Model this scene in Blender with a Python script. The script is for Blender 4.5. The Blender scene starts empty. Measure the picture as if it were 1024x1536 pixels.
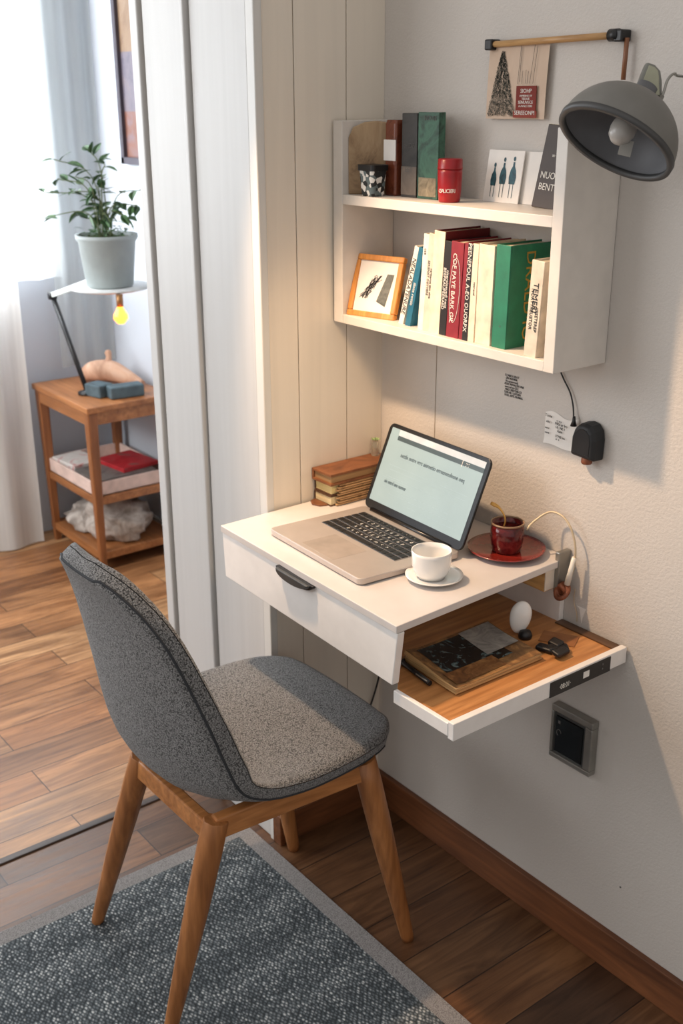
import bpy, bmesh, math, random
from math import sin, cos, pi, radians
from mathutils import Vector, Matrix, noise
random.seed(7)
COL = bpy.context.scene.collection

# ---------------------------------------------------------------- materials
def lin(c):
    return tuple(((v/255)/12.92 if v/255 <= .04045 else ((v/255+.055)/1.055)**2.4) for v in c) + (1,)
def newmat(name):
    m = bpy.data.materials.new(name); m.use_nodes = True
    nt = m.node_tree; b = nt.nodes['Principled BSDF']
    return m, nt, b
def N(nt, t, **kw):
    n = nt.nodes.new(t)
    for k, v in kw.items():
        if k in n.inputs: n.inputs[k].default_value = v
        else: setattr(n, k, v)
    return n
def L(nt, a, b): nt.links.new(a, b)
def ramp(nt, src, stops, interp='LINEAR'):
    r = nt.nodes.new('ShaderNodeValToRGB'); r.color_ramp.interpolation = interp
    el = r.color_ramp.elements
    while len(el) < len(stops): el.new(.5)
    for e, (p, c) in zip(el, stops): e.position = p; e.color = c if len(c) == 4 else lin(c)
    L(nt, src, r.inputs[0]); return r
def coords(nt, scale=(1,1,1), rot=(0,0,0), loc=(0,0,0), world=True):
    if world:
        g = nt.nodes.new('ShaderNodeNewGeometry'); o = g.outputs['Position']
    else:
        g = nt.nodes.new('ShaderNodeTexCoord'); o = g.outputs['Object']
    m = nt.nodes.new('ShaderNodeMapping'); m.inputs['Scale'].default_value = scale
    m.inputs['Rotation'].default_value = rot; m.inputs['Location'].default_value = loc
    L(nt, o, m.inputs[0]); return m.outputs[0]
def bump(nt, b, h, strength=.3, dist=.002):
    bn = nt.nodes.new('ShaderNodeBump'); bn.inputs['Strength'].default_value = strength
    bn.inputs['Distance'].default_value = dist
    L(nt, h, bn.inputs['Height']); L(nt, bn.outputs[0], b.inputs['Normal'])
def mix(nt, fac, a, c, mode='MIX'):
    m = nt.nodes.new('ShaderNodeMix'); m.data_type = 'RGBA'; m.blend_type = mode
    for i, v in ((0, fac), (6, a), (7, c)):
        if isinstance(v, (int, float)): m.inputs[i].default_value = v
        elif isinstance(v, tuple): m.inputs[i].default_value = v if len(v) == 4 else lin(v)
        else: L(nt, v, m.inputs[i])
    return m.outputs[2]
def plain(name, c, rough=.5, metal=0, var=.06, scale=30, emit=0, alpha=1, trans=0, bmp=0, coat=0):
    """plain colour with slight procedural mottling"""
    m, nt, b = newmat(name)
    n = N(nt, 'ShaderNodeTexNoise', Scale=scale, Detail=4.0)
    L(nt, coords(nt, world=False), n.inputs['Vector'])
    lo = tuple(max(0, v*(1-var)) for v in c); hi = tuple(min(255, v*(1+var)) for v in c)
    r = ramp(nt, n.outputs['Fac'], [(.3, lo), (.7, hi)])
    L(nt, r.outputs[0], b.inputs['Base Color'])
    b.inputs['Roughness'].default_value = rough; b.inputs['Metallic'].default_value = metal
    b.inputs['Transmission Weight'].default_value = trans; b.inputs['Alpha'].default_value = alpha
    b.inputs['Coat Weight'].default_value = coat
    if emit:
        b.inputs['Emission Color'].default_value = lin(c); b.inputs['Emission Strength'].default_value = emit
    if bmp: bump(nt, b, n.outputs['Fac'], bmp, .001)
    return m
def plaster(name, c, amp, scale=260):
    m, nt, b = newmat(name); v = coords(nt)
    n = N(nt, 'ShaderNodeTexNoise', Scale=scale, Detail=5.0, Roughness=.65); L(nt, v, n.inputs['Vector'])
    n2 = N(nt, 'ShaderNodeTexNoise', Scale=3.0, Detail=3.0); L(nt, v, n2.inputs['Vector'])
    r = ramp(nt, n2.outputs['Fac'], [(.3, tuple(x*.965 for x in c)), (.7, c)])
    L(nt, r.outputs[0], b.inputs['Base Color']); b.inputs['Roughness'].default_value = .85
    bump(nt, b, n.outputs['Fac'], amp, .0022); return m
def painted(name, c, rough=.45):
    """white painted timber with a faint vertical grain"""
    m, nt, b = newmat(name); v = coords(nt, (34, 34, 1.2))
    n = N(nt, 'ShaderNodeTexNoise', Scale=1.0, Detail=5.0, Distortion=.6); L(nt, v, n.inputs['Vector'])
    r = ramp(nt, n.outputs['Fac'], [(.3, tuple(x*.975 for x in c)), (.55, c)])
    L(nt, r.outputs[0], b.inputs['Base Color']); b.inputs['Roughness'].default_value = rough
    bump(nt, b, n.outputs['Fac'], .06, .0015); return m
def wood(name, dark, light, axis='y', scale=1.0, rough=.42, world=True, contrast=(.3, .72)):
    m, nt, b = newmat(name)
    s = {'x': (2.2, 26, 26), 'y': (26, 2.2, 26), 'z': (26, 26, 2.2)}[axis]
    v = coords(nt, tuple(k*scale for k in s), world=world)
    n = N(nt, 'ShaderNodeTexNoise', Scale=1.0, Detail=6.0, Distortion=1.2, Roughness=.6); L(nt, v, n.inputs['Vector'])
    v2 = coords(nt, tuple(k*scale*4 for k in s), world=world)
    n2 = N(nt, 'ShaderNodeTexNoise', Scale=1.0, Detail=3.0); L(nt, v2, n2.inputs['Vector'])
    r = ramp(nt, n.outputs['Fac'], [(contrast[0], dark), (contrast[1], light)])
    r2 = ramp(nt, n2.outputs['Fac'], [(.3, (205, 200, 195)), (.6, (255, 255, 255))])
    L(nt, mix(nt, .7, r.outputs[0], r2.outputs[0], 'MULTIPLY'), b.inputs['Base Color'])
    b.inputs['Roughness'].default_value = rough
    bump(nt, b, n2.outputs['Fac'], .12, .0006); return m
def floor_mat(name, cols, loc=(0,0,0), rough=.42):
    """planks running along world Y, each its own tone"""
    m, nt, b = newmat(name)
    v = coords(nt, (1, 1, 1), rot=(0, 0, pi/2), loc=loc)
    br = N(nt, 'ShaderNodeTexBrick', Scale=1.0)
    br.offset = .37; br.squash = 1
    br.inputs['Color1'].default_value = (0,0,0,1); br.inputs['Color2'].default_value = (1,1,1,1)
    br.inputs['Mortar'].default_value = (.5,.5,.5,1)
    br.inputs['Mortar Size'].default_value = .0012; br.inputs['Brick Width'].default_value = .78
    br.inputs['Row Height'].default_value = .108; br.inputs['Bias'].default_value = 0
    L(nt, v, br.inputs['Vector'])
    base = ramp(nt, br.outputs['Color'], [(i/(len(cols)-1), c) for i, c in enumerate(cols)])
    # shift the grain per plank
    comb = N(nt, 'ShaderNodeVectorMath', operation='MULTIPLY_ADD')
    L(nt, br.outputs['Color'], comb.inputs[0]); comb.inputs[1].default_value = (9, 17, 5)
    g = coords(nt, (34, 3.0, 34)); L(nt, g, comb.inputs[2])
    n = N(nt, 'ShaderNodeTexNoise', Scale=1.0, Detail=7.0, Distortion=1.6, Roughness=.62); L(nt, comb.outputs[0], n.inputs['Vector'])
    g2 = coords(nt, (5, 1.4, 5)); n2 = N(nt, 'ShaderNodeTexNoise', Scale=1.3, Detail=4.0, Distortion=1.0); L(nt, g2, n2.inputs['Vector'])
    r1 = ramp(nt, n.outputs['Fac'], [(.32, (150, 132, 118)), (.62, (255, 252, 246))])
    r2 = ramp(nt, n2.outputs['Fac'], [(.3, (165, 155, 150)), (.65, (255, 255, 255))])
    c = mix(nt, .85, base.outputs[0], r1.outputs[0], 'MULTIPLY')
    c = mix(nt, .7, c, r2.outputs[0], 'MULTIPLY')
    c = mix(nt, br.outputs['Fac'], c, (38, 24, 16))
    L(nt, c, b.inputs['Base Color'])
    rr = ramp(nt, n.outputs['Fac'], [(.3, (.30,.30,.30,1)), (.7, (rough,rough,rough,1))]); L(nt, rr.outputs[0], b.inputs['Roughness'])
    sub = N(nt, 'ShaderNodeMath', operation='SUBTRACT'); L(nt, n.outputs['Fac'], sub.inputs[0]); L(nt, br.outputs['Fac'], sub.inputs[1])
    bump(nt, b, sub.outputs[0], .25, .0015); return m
def fabric(name, dark, light, scale=300, world=False, amp=.9):
    m, nt, b = newmat(name); v = coords(nt, world=world)
    vo = N(nt, 'ShaderNodeTexVoronoi', Scale=scale); L(nt, v, vo.inputs['Vector'])
    n = N(nt, 'ShaderNodeTexNoise', Scale=scale*1.7, Detail=2.0); L(nt, v, n.inputs['Vector'])
    ad = N(nt, 'ShaderNodeMath', operation='MULTIPLY_ADD'); L(nt, vo.outputs['Distance'], ad.inputs[0]); ad.inputs[1].default_value = -.55
    L(nt, n.outputs['Fac'], ad.inputs[2])
    r = ramp(nt, ad.outputs[0], [(.02, dark), (.42, light)])
    L(nt, r.outputs[0], b.inputs['Base Color']); b.inputs['Roughness'].default_value = .95
    b.inputs['Sheen Weight'].default_value = .25; b.inputs['Sheen Roughness'].default_value = .5
    bump(nt, b, ad.outputs[0], amp, .0022); return m
def rug_mat(name):
    """coarse basket weave: pale yarn stitches in offset rows over a slate ground"""
    m, nt, b = newmat(name)
    n0 = N(nt, 'ShaderNodeTexNoise', Scale=9.0, Detail=2.0); L(nt, coords(nt), n0.inputs['Vector'])
    wob = N(nt, 'ShaderNodeVectorMath', operation='MULTIPLY_ADD'); L(nt, n0.outputs['Color'], wob.inputs[0]); wob.inputs[1].default_value = (1.6, 1.6, 0)
    L(nt, coords(nt, (125, 190, 1), rot=(0, 0, radians(-33))), wob.inputs[2])
    vo = N(nt, 'ShaderNodeTexVoronoi', Scale=1.0, Randomness=.45); L(nt, wob.outputs[0], vo.inputs['Vector'])
    zig = N(nt, 'ShaderNodeTexWave', Scale=2.6, Distortion=6.0, Detail=3.0); zig.bands_direction = 'X'; zig.inputs['Detail Scale'].default_value = 1.2
    L(nt, coords(nt, (1, .6, 1)), zig.inputs['Vector'])
    n = N(nt, 'ShaderNodeTexNoise', Scale=420.0, Detail=2.0); L(nt, coords(nt), n.inputs['Vector'])
    sep = N(nt, 'ShaderNodeSeparateColor'); L(nt, vo.outputs['Color'], sep.inputs[0])
    def ma(op, x, y):
        k = N(nt, 'ShaderNodeMath', operation=op)
        for i, v in enumerate((x, y)):
            if isinstance(v, (int, float)): k.inputs[i].default_value = v
            else: L(nt, v, k.inputs[i])
        return k.outputs[0]
    dome = ma('SUBTRACT', 1, ma('MULTIPLY', vo.outputs['Distance'], 1.5))
    v = ma('MULTIPLY', dome, ma('ADD', ma('MULTIPLY', sep.outputs[0], .6), .38))
    v = ma('ADD', v, ma('MULTIPLY', zig.outputs['Fac'], .12)); v = ma('ADD', v, ma('MULTIPLY', n.outputs['Fac'], .25))
    r = ramp(nt, v, [(.22, (50, 56, 60)), (.52, (100, 106, 109)), (.95, (196, 197, 194))])
    L(nt, r.outputs[0], b.inputs['Base Color']); b.inputs['Roughness'].default_value = .97
    bump(nt, b, dome, .7, .003); return m
def blotch(name, cols, scale=18, rough=.5, world=False, dist=1.5, bmp=.1, stops=None):
    """several colours broken up by noise: covers, prints, stained wood"""
    m, nt, b = newmat(name)
    n = N(nt, 'ShaderNodeTexNoise', Scale=scale, Detail=6.0, Distortion=dist, Roughness=.62)
    L(nt, coords(nt, world=world), n.inputs['Vector'])
    k = len(cols)
    st = stops or [.28 + .44*i/(k-1) for i in range(k)]
    r = ramp(nt, n.outputs['Fac'], list(zip(st, cols)))
    L(nt, r.outputs[0], b.inputs['Base Color']); b.inputs['Roughness'].default_value = rough
    if bmp: bump(nt, b, n.outputs['Fac'], bmp, .001)
    return m
def pages(name, c=(222, 208, 178), axis='x', scale=900):
    m, nt, b = newmat(name)
    s = {'x': (scale, 3, 3), 'z': (3, 3, scale), 'y': (3, scale, 3)}[axis]
    n = N(nt, 'ShaderNodeTexNoise', Scale=1.0, Detail=2.0); L(nt, coords(nt, s, world=False), n.inputs['Vector'])
    r = ramp(nt, n.outputs['Fac'], [(.3, tuple(x*.72 for x in c)), (.65, c)])
    L(nt, r.outputs[0], b.inputs['Base Color']); b.inputs['Roughness'].default_value = .9
    bump(nt, b, n.outputs['Fac'], .3, .0006); return m

M = {}
M['wall'] = plaster('wall_plaster', (206, 200, 193), .7, 200)
M['back_wall'] = plaster('far_room_plaster', (205, 212, 222), .1)
M['panel'] = painted('white_panelling', (194, 193, 191))
M['panel_edge'] = painted('white_panel_edge', (208, 207, 203))
M['panel_dark'] = plain('panel_gap', (150, 138, 122), .8)
M['inner_panel'] = painted('alcove_panelling', (225, 216, 202))
M['white'] = plain('white_lacquer', (232, 228, 224), .38, var=.015)
M['desktop'] = plain('white_desktop', (206, 200, 196), .35, var=.012)
M['shelfwhite'] = plain('shelf_white', (214, 208, 200), .42, var=.02)
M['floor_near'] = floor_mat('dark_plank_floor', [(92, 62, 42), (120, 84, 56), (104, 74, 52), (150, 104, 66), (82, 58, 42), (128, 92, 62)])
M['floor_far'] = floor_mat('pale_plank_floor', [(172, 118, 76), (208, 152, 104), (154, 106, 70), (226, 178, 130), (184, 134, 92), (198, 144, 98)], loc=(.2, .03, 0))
M['threshold'] = wood('threshold_wood', (44, 34, 30), (82, 66, 58), 'y')
M['base'] = wood('baseboard_wood', (86, 50, 28), (136, 84, 50), 'x')
M['base_y'] = wood('baseboard_wood_side', (86, 50, 28), (136, 84, 50), 'y')
M['leg'] = wood('beech_leg', (140, 86, 44), (188, 126, 74), 'z', 1.0)
M['rail'] = wood('beech_rail', (152, 94, 48), (202, 138, 82), 'y', 1.0)
M['table'] = wood('side_table_wood', (138, 86, 48), (184, 124, 76), 'x', .8)
M['table_leg'] = wood('side_table_leg_wood', (126, 76, 42), (168, 108, 64), 'z', .8)
M['oak'] = wood('tray_oak', (166, 108, 58), (216, 156, 98), 'y', 1.2)
M['block'] = wood('bracket_pine', (186, 132, 70), (228, 184, 122), 'x', 1.5)
M['dowel'] = wood('rod_wood', (166, 122, 74), (206, 164, 112), 'x', 2)
M['frame_wood'] = wood('frame_wood', (186, 118, 48), (222, 156, 78), 'z', 2, world=False)
M['fabric'] = fabric('grey_tweed', (28, 28, 29), (148, 147, 146), 380, amp=1.0)
M['piping'] = plain('dark_piping', (46, 48, 52), .9)
M['rug'] = rug_mat('rug_weave')
M['rug_edge'] = fabric('rug_border_linen', (104, 100, 98), (150, 145, 142), 500, amp=.5)
M['alu'] = plain('laptop_aluminium', (196, 186, 178), .38, .55, var=.02)
M['black'] = plain('black_plastic', (20, 20, 22), .4, var=.1)
M['blackmatte'] = plain('matte_black', (30, 31, 33), .6, var=.1)
M['key'] = plain('key_black', (16, 17, 20), .45)
M['keybed'] = plain('key_bed', (120, 118, 118), .5, .3)
M['bezel'] = plain('screen_bezel', (18, 18, 20), .25)
M['screen'] = plain('screen_glow', (128, 146, 148), .25, var=.03, scale=14, emit=.62)
M['screen_bar'] = plain('screen_bar', (60, 74, 78), .3, emit=.25)
M['screen_top'] = plain('screen_topbar', (176, 182, 186), .3, emit=.3)
M['screen_ink'] = plain('screen_ink', (70, 84, 90), .4, emit=.1)
M['screen_faint'] = plain('screen_faint', (140, 160, 164), .4, emit=.35)
M['china'] = plain('white_china', (232, 230, 226), .16, var=.01, coat=.5)
M['redglaze'] = plain('red_glaze', (128, 38, 30), .22, var=.12, scale=50, coat=.6)
M['redcup'] = blotch('dark_red_glaze', [(52, 10, 12), (92, 20, 22), (128, 50, 44)], 40, .15)
M['coffee'] = plain('coffee', (72, 14, 12), .12)
M['ink'] = plain('black_ink', (24, 24, 26), .7)
M['greyink'] = plain('grey_ink', (92, 90, 88), .8)
M['whiteink'] = plain('white_ink', (226, 222, 214), .7)
M['gold'] = plain('gold_foil', (196, 156, 74), .4, .5)
M['steel'] = plain('brushed_steel', (150, 148, 142), .36, .75)
M['darkmetal'] = plain('dark_metal', (90, 92, 92), .4, .7)
M['shade'] = plain('shade_grey', (112, 110, 105), .5, .1, var=.03)
M['shade_in'] = plain('shade_inner', (104, 105, 108), .55, .1, var=.04)
M['rim'] = plain('shade_rim', (66, 66, 66), .5)
M['bulb'] = plain('opal_bulb', (176, 172, 166), .3, var=.02)
M['tag'] = plain('pale_tag', (168, 166, 160), .5)
M['finmat'] = plain('olive_grey_bracket', (118, 118, 112), .35, .35)
M['curtain'] = None
M['paper'] = plain('paper', (232, 228, 222), .9, var=.02)
M['pot'] = plain('blue_grey_pot', (150, 158, 158), .6, var=.05, scale=12)
M['soil'] = blotch('mossy_soil', [(40, 44, 22), (78, 92, 40), (60, 50, 34)], 60, .95, bmp=.8)
M['leaf'] = blotch('leaf_green', [(36, 66, 38), (62, 98, 56), (92, 126, 78)], 20, .5)
M['stem'] = plain('stem', (92, 104, 66), .7)
M['teal'] = plain('slate_blue_block', (74, 92, 100), .7, var=.12)
M['drift'] = blotch('pale_driftwood', [(160, 116, 92), (204, 164, 138), (214, 184, 164)], 9, .8)
M['fur'] = blotch('grey_fleece', [(112, 102, 94), (168, 158, 150), (206, 198, 190)], 14, 1, bmp=1)
M['copper'] = plain('copper_brown', (126, 74, 50), .45, .3, var=.2)
M['cable'] = plain('ivory_cable', (196, 178, 148), .4, .2)

# ---------------------------------------------------------------- mesh helpers
class MB:
    def __init__(s): s.bm = bmesh.new(); s.mi = 0
    def _f(s, vs, smooth=False):
        try: f = s.bm.faces.new(vs)
        except ValueError: return
        f.material_index = s.mi; f.smooth = smooth; return f
    def box(s, a, b, T=None):
        P = [Vector((x, y, z)) for z in (a[2], b[2]) for y in (a[1], b[1]) for x in (a[0], b[0])]
        if T: P = [T @ p for p in P]
        v = [s.bm.verts.new(p) for p in P]
        for q in ((0,2,3,1),(4,5,7,6),(0,1,5,4),(2,6,7,3),(0,4,6,2),(1,3,7,5)): s._f([v[i] for i in q])
        return s
    def hexa(s, lo, hi):
        """prism between two equal-length polygons"""
        a = [s.bm.verts.new(p) for p in lo]; b = [s.bm.verts.new(p) for p in hi]; n = len(a)
        s._f(list(reversed(a))); s._f(b)
        for i in range(n): s._f([a[i], a[(i+1)%n], b[(i+1)%n], b[i]])
        return s
    def tube(s, pts, r, n=10, closed=False, cap=True, squash=1, up=None):
        pts = [Vector(p) for p in pts]; k = len(pts)
        rr = r if isinstance(r, (list, tuple)) else [r]*k
        rings = []; u = None
        for i, p in enumerate(pts):
            if closed: t = pts[(i+1)%k]-pts[i-1]
            else: t = pts[min(i+1, k-1)]-pts[max(i-1, 0)]
            t.normalize()
            if u is None:
                u = Vector(up) if up else (Vector((0,0,1)) if abs(t.z) < .9 else Vector((1,0,0)))
            u = (u - t*u.dot(t)).normalized(); w = t.cross(u)
            off = pi/4 if n == 4 else 0
            rings.append([s.bm.verts.new(p + (u*cos(2*pi*j/n+off)*squash + w*sin(2*pi*j/n+off))*rr[i]) for j in range(n)])
        for i in range(k if closed else k-1):
            A, B = rings[i], rings[(i+1)%k]
            for j in range(n): s._f([A[j], A[(j+1)%n], B[(j+1)%n], B[j]], n > 5)
        if cap and not closed: s._f(list(reversed(rings[0]))); s._f(rings[-1])
        return s
    def lathe(s, prof, c=(0,0,0), n=40, T=None, close=False):
        c = Vector(c); rings = []
        for r, z in prof:
            if r < 1e-6:
                p = Vector((0,0,z)); p = T @ p if T else p+c; rings.append([s.bm.verts.new(p)])
            else:
                ring = []
                for j in range(n):
                    p = Vector((r*cos(2*pi*j/n), r*sin(2*pi*j/n), z)); p = T @ p if T else p+c
                    ring.append(s.bm.verts.new(p))
                rings.append(ring)
        pr = list(zip(rings, rings[1:])) + ([(rings[-1], rings[0])] if close else [])
        for A, B in pr:
            if len(A) == 1 and len(B) == 1: continue
            for j in range(n):
                if len(A) == 1: s._f([A[0], B[(j+1)%n], B[j]], True)
                elif len(B) == 1: s._f([A[j], A[(j+1)%n], B[0]], True)
                else: s._f([A[j], A[(j+1)%n], B[(j+1)%n], B[j]], True)
        return s
    def grid(s, fn, nu, nv, smooth=True):
        g = [[s.bm.verts.new(fn(i/(nu-1), j/(nv-1))) for j in range(nv)] for i in range(nu)]
        for i in range(nu-1):
            for j in range(nv-1): s._f([g[i][j], g[i+1][j], g[i+1][j+1], g[i][j+1]], smooth)
        return s
    def poly(s, pts):
        s._f([s.bm.verts.new(p) for p in pts]); return s
def wrap(m): return m if isinstance(m, (list, tuple)) else [m]
def obj(name, mb, mat, parent=None, bevel=0, seg=2, world=True, smooth=False, origin=None, recalc=True):
    """one mesh object. world=True: mesh given in world coordinates"""
    bm = mb.bm
    if recalc: bmesh.ops.recalc_face_normals(bm, faces=bm.faces[:])
    me = bpy.data.meshes.new(name); bm.to_mesh(me); bm.free()
    for m in wrap(mat): me.materials.append(m)
    if smooth:
        for p in me.polygons: p.use_smooth = True
    o = bpy.data.objects.new(name, me); COL.objects.link(o)
    if parent:
        o.parent = parent
        if world: me.transform(PW[parent.name].inverted())
        PW[o.name] = PW[parent.name].copy()
    else:
        vs = [v.co for v in me.vertices]
        c = Vector(origin) if origin else Vector(((min(v.x for v in vs)+max(v.x for v in vs))/2, (min(v.y for v in vs)+max(v.y for v in vs))/2, min(v.z for v in vs)))
        me.transform(Matrix.Translation(-c)); o.location = c
        PW[o.name] = Matrix.Translation(c)
    if bevel:
        md = o.modifiers.new('bevel', 'BEVEL'); md.width = bevel; md.segments = seg; md.limit_method = 'ANGLE'; md.angle_limit = radians(50)
    return o
PW = {}
def tag(o, label=None, cat=None, group=None, kind=None):
    if label: o['label'] = label
    if cat: o['category'] = cat
    if group: o['group'] = group
    if kind: o['kind'] = kind
    return o
def thing(name, label, cat, loc=(0,0,0), rot=(0,0,0), group=None):
    o = bpy.data.objects.new(name, None); COL.objects.link(o)
    o.location = loc; o.rotation_euler = rot; o.empty_display_size = .03
    from mathutils import Euler
    PW[o.name] = Matrix.Translation(loc) @ Euler(rot).to_matrix().to_4x4()
    return tag(o, label, cat, group)
def text(name, s, size, pos, right, up, mat, parent, world=True, align='CENTER', ext=.0002, sx=1.0, space=1.0):
    cu = bpy.data.curves.new(name, 'FONT'); cu.body = s; cu.size = size; cu.extrude = ext
    cu.align_x = align; cu.align_y = 'CENTER'; cu.space_character = space; cu.space_line = .95
    cu.materials.append(mat); cu.resolution_u = 2
    o = bpy.data.objects.new(name, cu)
    me = bpy.data.meshes.new_from_object(o); bpy.data.objects.remove(o); bpy.data.curves.remove(cu)
    o = bpy.data.objects.new(name, me); COL.objects.link(o)
    r = Vector(right).normalized(); u = Vector(up); u = (u-r*u.dot(r)).normalized(); n = r.cross(u)
    W = Matrix(((r.x*sx, u.x, n.x, pos[0]), (r.y*sx, u.y, n.y, pos[1]), (r.z*sx, u.z, n.z, pos[2]), (0,0,0,1)))
    o.parent = parent
    o.matrix_local = (PW[parent.name].inverted() @ W) if world else W
    return o
def structure(name, mb, mat, bevel=0): return tag(obj(name, mb, mat, bevel=bevel), kind='structure')
def spline(pts, k=8):
    """Catmull-Rom through points"""
    P = [Vector(p) for p in pts]; P = [P[0]*2-P[1]] + P + [P[-1]*2-P[-2]]; out = []
    for i in range(1, len(P)-2):
        for j in range(k):
            t = j/k; a, b, c, d = P[i-1], P[i], P[i+1], P[i+2]
            out.append(.5*((2*b) + (c-a)*t + (2*a-5*b+4*c-d)*t*t + (3*b-a-3*c+d)*t**3))
    out.append(P[-2]); return out

# ================================================================ SETTING
WX, WY = -2.0, .40            # far window wall, far back wall
H = 2.35
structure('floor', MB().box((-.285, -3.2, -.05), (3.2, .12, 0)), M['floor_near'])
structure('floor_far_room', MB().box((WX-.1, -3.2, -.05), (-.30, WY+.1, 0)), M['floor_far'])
structure('trim_1', MB().box((-.302, -3.2, -.05), (-.283, -.275, .004)), M['threshold'], .002)
structure('wall_right', MB().box((0, 0, 0), (3.2, .1, H)), M['wall'])
g = MB().box((.1592, -.0006, .75), (.1608, .0, 1.10)); structure('trim_2', g, M['panel_dark'])
# panelled partition: core and raised boards
b = MB().box((-.395, -.268, 0), (-.006, WY, H)); b.box((-.006, -.268, 0), (0, 0, H))
b.mi = 0
structure('wall_partition', b, M['panel_dark'])
b = MB()
b.box((-.412, -.281, 0), (-.382, -.262, H))
b.box((-.372, -.2755, 0), (-.2275, -.262, H))
b.box((-.2215, -.284, 0), (-.2085, -.262, H))
b.box((-.202, -.2755, 0), (-.0205, -.262, H))
structure('trim_3', b, M['panel'], .003)
structure('trim_4', MB().box((-.0175, -.279, 0), (.006, -.262, H)), M['panel_edge'], .002)
b = MB()
for y0, y1 in ((-.262, -.1995), (-.1975, -.0875), (-.0855, -.0)): b.box((-.003, y0, 0), (.0035, y1, H))
structure('wall_left', b, M['inner_panel'], .0008)
structure('baseboard_right', MB().hexa([(.0,0,0),(3.2,0,0),(3.2,-.016,0),(.0,-.016,0)], [(.0,0,.073),(3.2,0,.073),(3.2,-.012,.073),(.0,-.012,.073)]), M['base'], .0015)
structure('baseboard_left', MB().box((.0035, -.272, 0), (.018, -.017, .07)), M['base_y'], .0015)
structure('trim_5', MB().box((-.006, -.2795, 0), (.022, -.2665, .072)), M['base_y'], .002)
# far room shell with window opening
WZ0, WZ1, WY0, WY1 = .905, 2.15, -1.5, .20
b = MB()
b.box((WX-.1, -3.2, 0), (WX, WY+.1, WZ0)); b.box((WX-.1, -3.2, WZ1), (WX, WY+.1, H))
b.box((WX-.1, -3.2, WZ0), (WX, WY0, WZ1)); b.box((WX-.1, WY1, WZ0), (WX, WY+.1, WZ1))
structure('wall_window', b, M['back_wall'])
structure('wall_back', MB().box((WX, WY, 0), (-.395, WY+.1, H)), M['back_wall'])
structure('baseboard_back', MB().box((WX, WY-.012, 0), (-.395, WY, .06)), M['panel_edge'], .002)
M['winframe'] = plain('window_frame_white', (236, 238, 240), .5)
b = MB()
for y0, y1, z0, z1 in ((WY0, WY0+.04, WZ0, WZ1), (WY1-.03, WY1, WZ0, WZ1), (-.67, -.63, WZ0, WZ1), (WY0, WY1, WZ0, WZ0+.03), (WY0, WY1, WZ1-.04, WZ1)):
    b.box((WX-.07, y0, z0), (WX-.02, y1, z1))
WIN = structure('window_1', b, M['winframe'], .002)
m = bpy.data.materials.new('window_glass'); m.use_nodes = True; nt = m.node_tree; nt.nodes.clear()
o_ = N(nt, 'ShaderNodeOutputMaterial'); t_ = N(nt, 'ShaderNodeBsdfTransparent'); g_ = N(nt, 'ShaderNodeBsdfGlossy', Roughness=.02); x_ = N(nt, 'ShaderNodeMixShader'); x_.inputs[0].default_value = .06
L(nt, t_.outputs[0], x_.inputs[1]); L(nt, g_.outputs[0], x_.inputs[2]); L(nt, x_.outputs[0], o_.inputs[0])
for ya, yb in ((WY0+.04, -.67), (-.63, WY1-.03)): obj('glass_pane', MB().box((WX-.05, ya, WZ0+.03), (WX-.046, yb, WZ1-.04)), m, WIN)

# sheer curtains
def sheer(name, c, mixv, tr):
    m = bpy.data.materials.new(name); m.use_nodes = True; nt = m.node_tree; nt.nodes.clear()
    out = N(nt, 'ShaderNodeOutputMaterial'); d = N(nt, 'ShaderNodeBsdfDiffuse'); t = N(nt, 'ShaderNodeBsdfTranslucent'); x = N(nt, 'ShaderNodeBsdfTransparent')
    n = N(nt, 'ShaderNodeTexNoise', Scale=1.0, Detail=3.0); L(nt, coords(nt, (20, 60, 2)), n.inputs['Vector'])
    r = ramp(nt, n.outputs['Fac'], [(.3, tuple(v*.94 for v in c)), (.7, c)])
    L(nt, r.outputs[0], d.inputs[0]); L(nt, r.outputs[0], t.inputs[0])
    m1 = N(nt, 'ShaderNodeMixShader'); m1.inputs[0].default_value = mixv; L(nt, d.outputs[0], m1.inputs[1]); L(nt, t.outputs[0], m1.inputs[2])
    m2 = N(nt, 'ShaderNodeMixShader'); m2.inputs[0].default_value = tr; L(nt, m1.outputs[0], m2.inputs[1]); L(nt, x.outputs[0], m2.inputs[2])
    L(nt, m2.outputs[0], out.inputs[0]); return m
M['sheer'] = sheer('sheer_voile', (240, 244, 246), .55, .25)
M['voile'] = sheer('pale_green_voile', (222, 226, 224), .5, .45)
M['drape'] = sheer('white_drape', (244, 243, 240), .35, .0)
def curtain(name, x, y0, y1, z0, z1, folds, amp, mat, label, slope=0):
    def fn(u, v):
        y = y0+(y1-y0)*u; z = z0+(z1-z0)*v
        return Vector((x + amp*sin(u*folds*2*pi)*(1-.25*v) + amp*.4*sin(u*folds*4.7+v*2), y + slope*(1-v)*u, z))
    o = obj(name, MB().grid(fn, int(folds*14)+2, 12), mat, recalc=False)
    return tag(o, label, 'curtain')
curtain('curtain', -1.93, -1.6, .205, .915, 2.3, 16, .012, M['sheer'], 'bright white sheer curtain hanging over the sunlit window')
curtain('curtain', -1.965, .19, .395, .60, 2.3, 3, .008, M['voile'], 'pale grey-green voile curtain bunched in the far corner by the picture')
curtain('curtain', -1.90, -1.3, .035, .004, .93, 9, .009, M['drape'], 'opaque white lower drape reaching the floor left of the wooden table')

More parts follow.
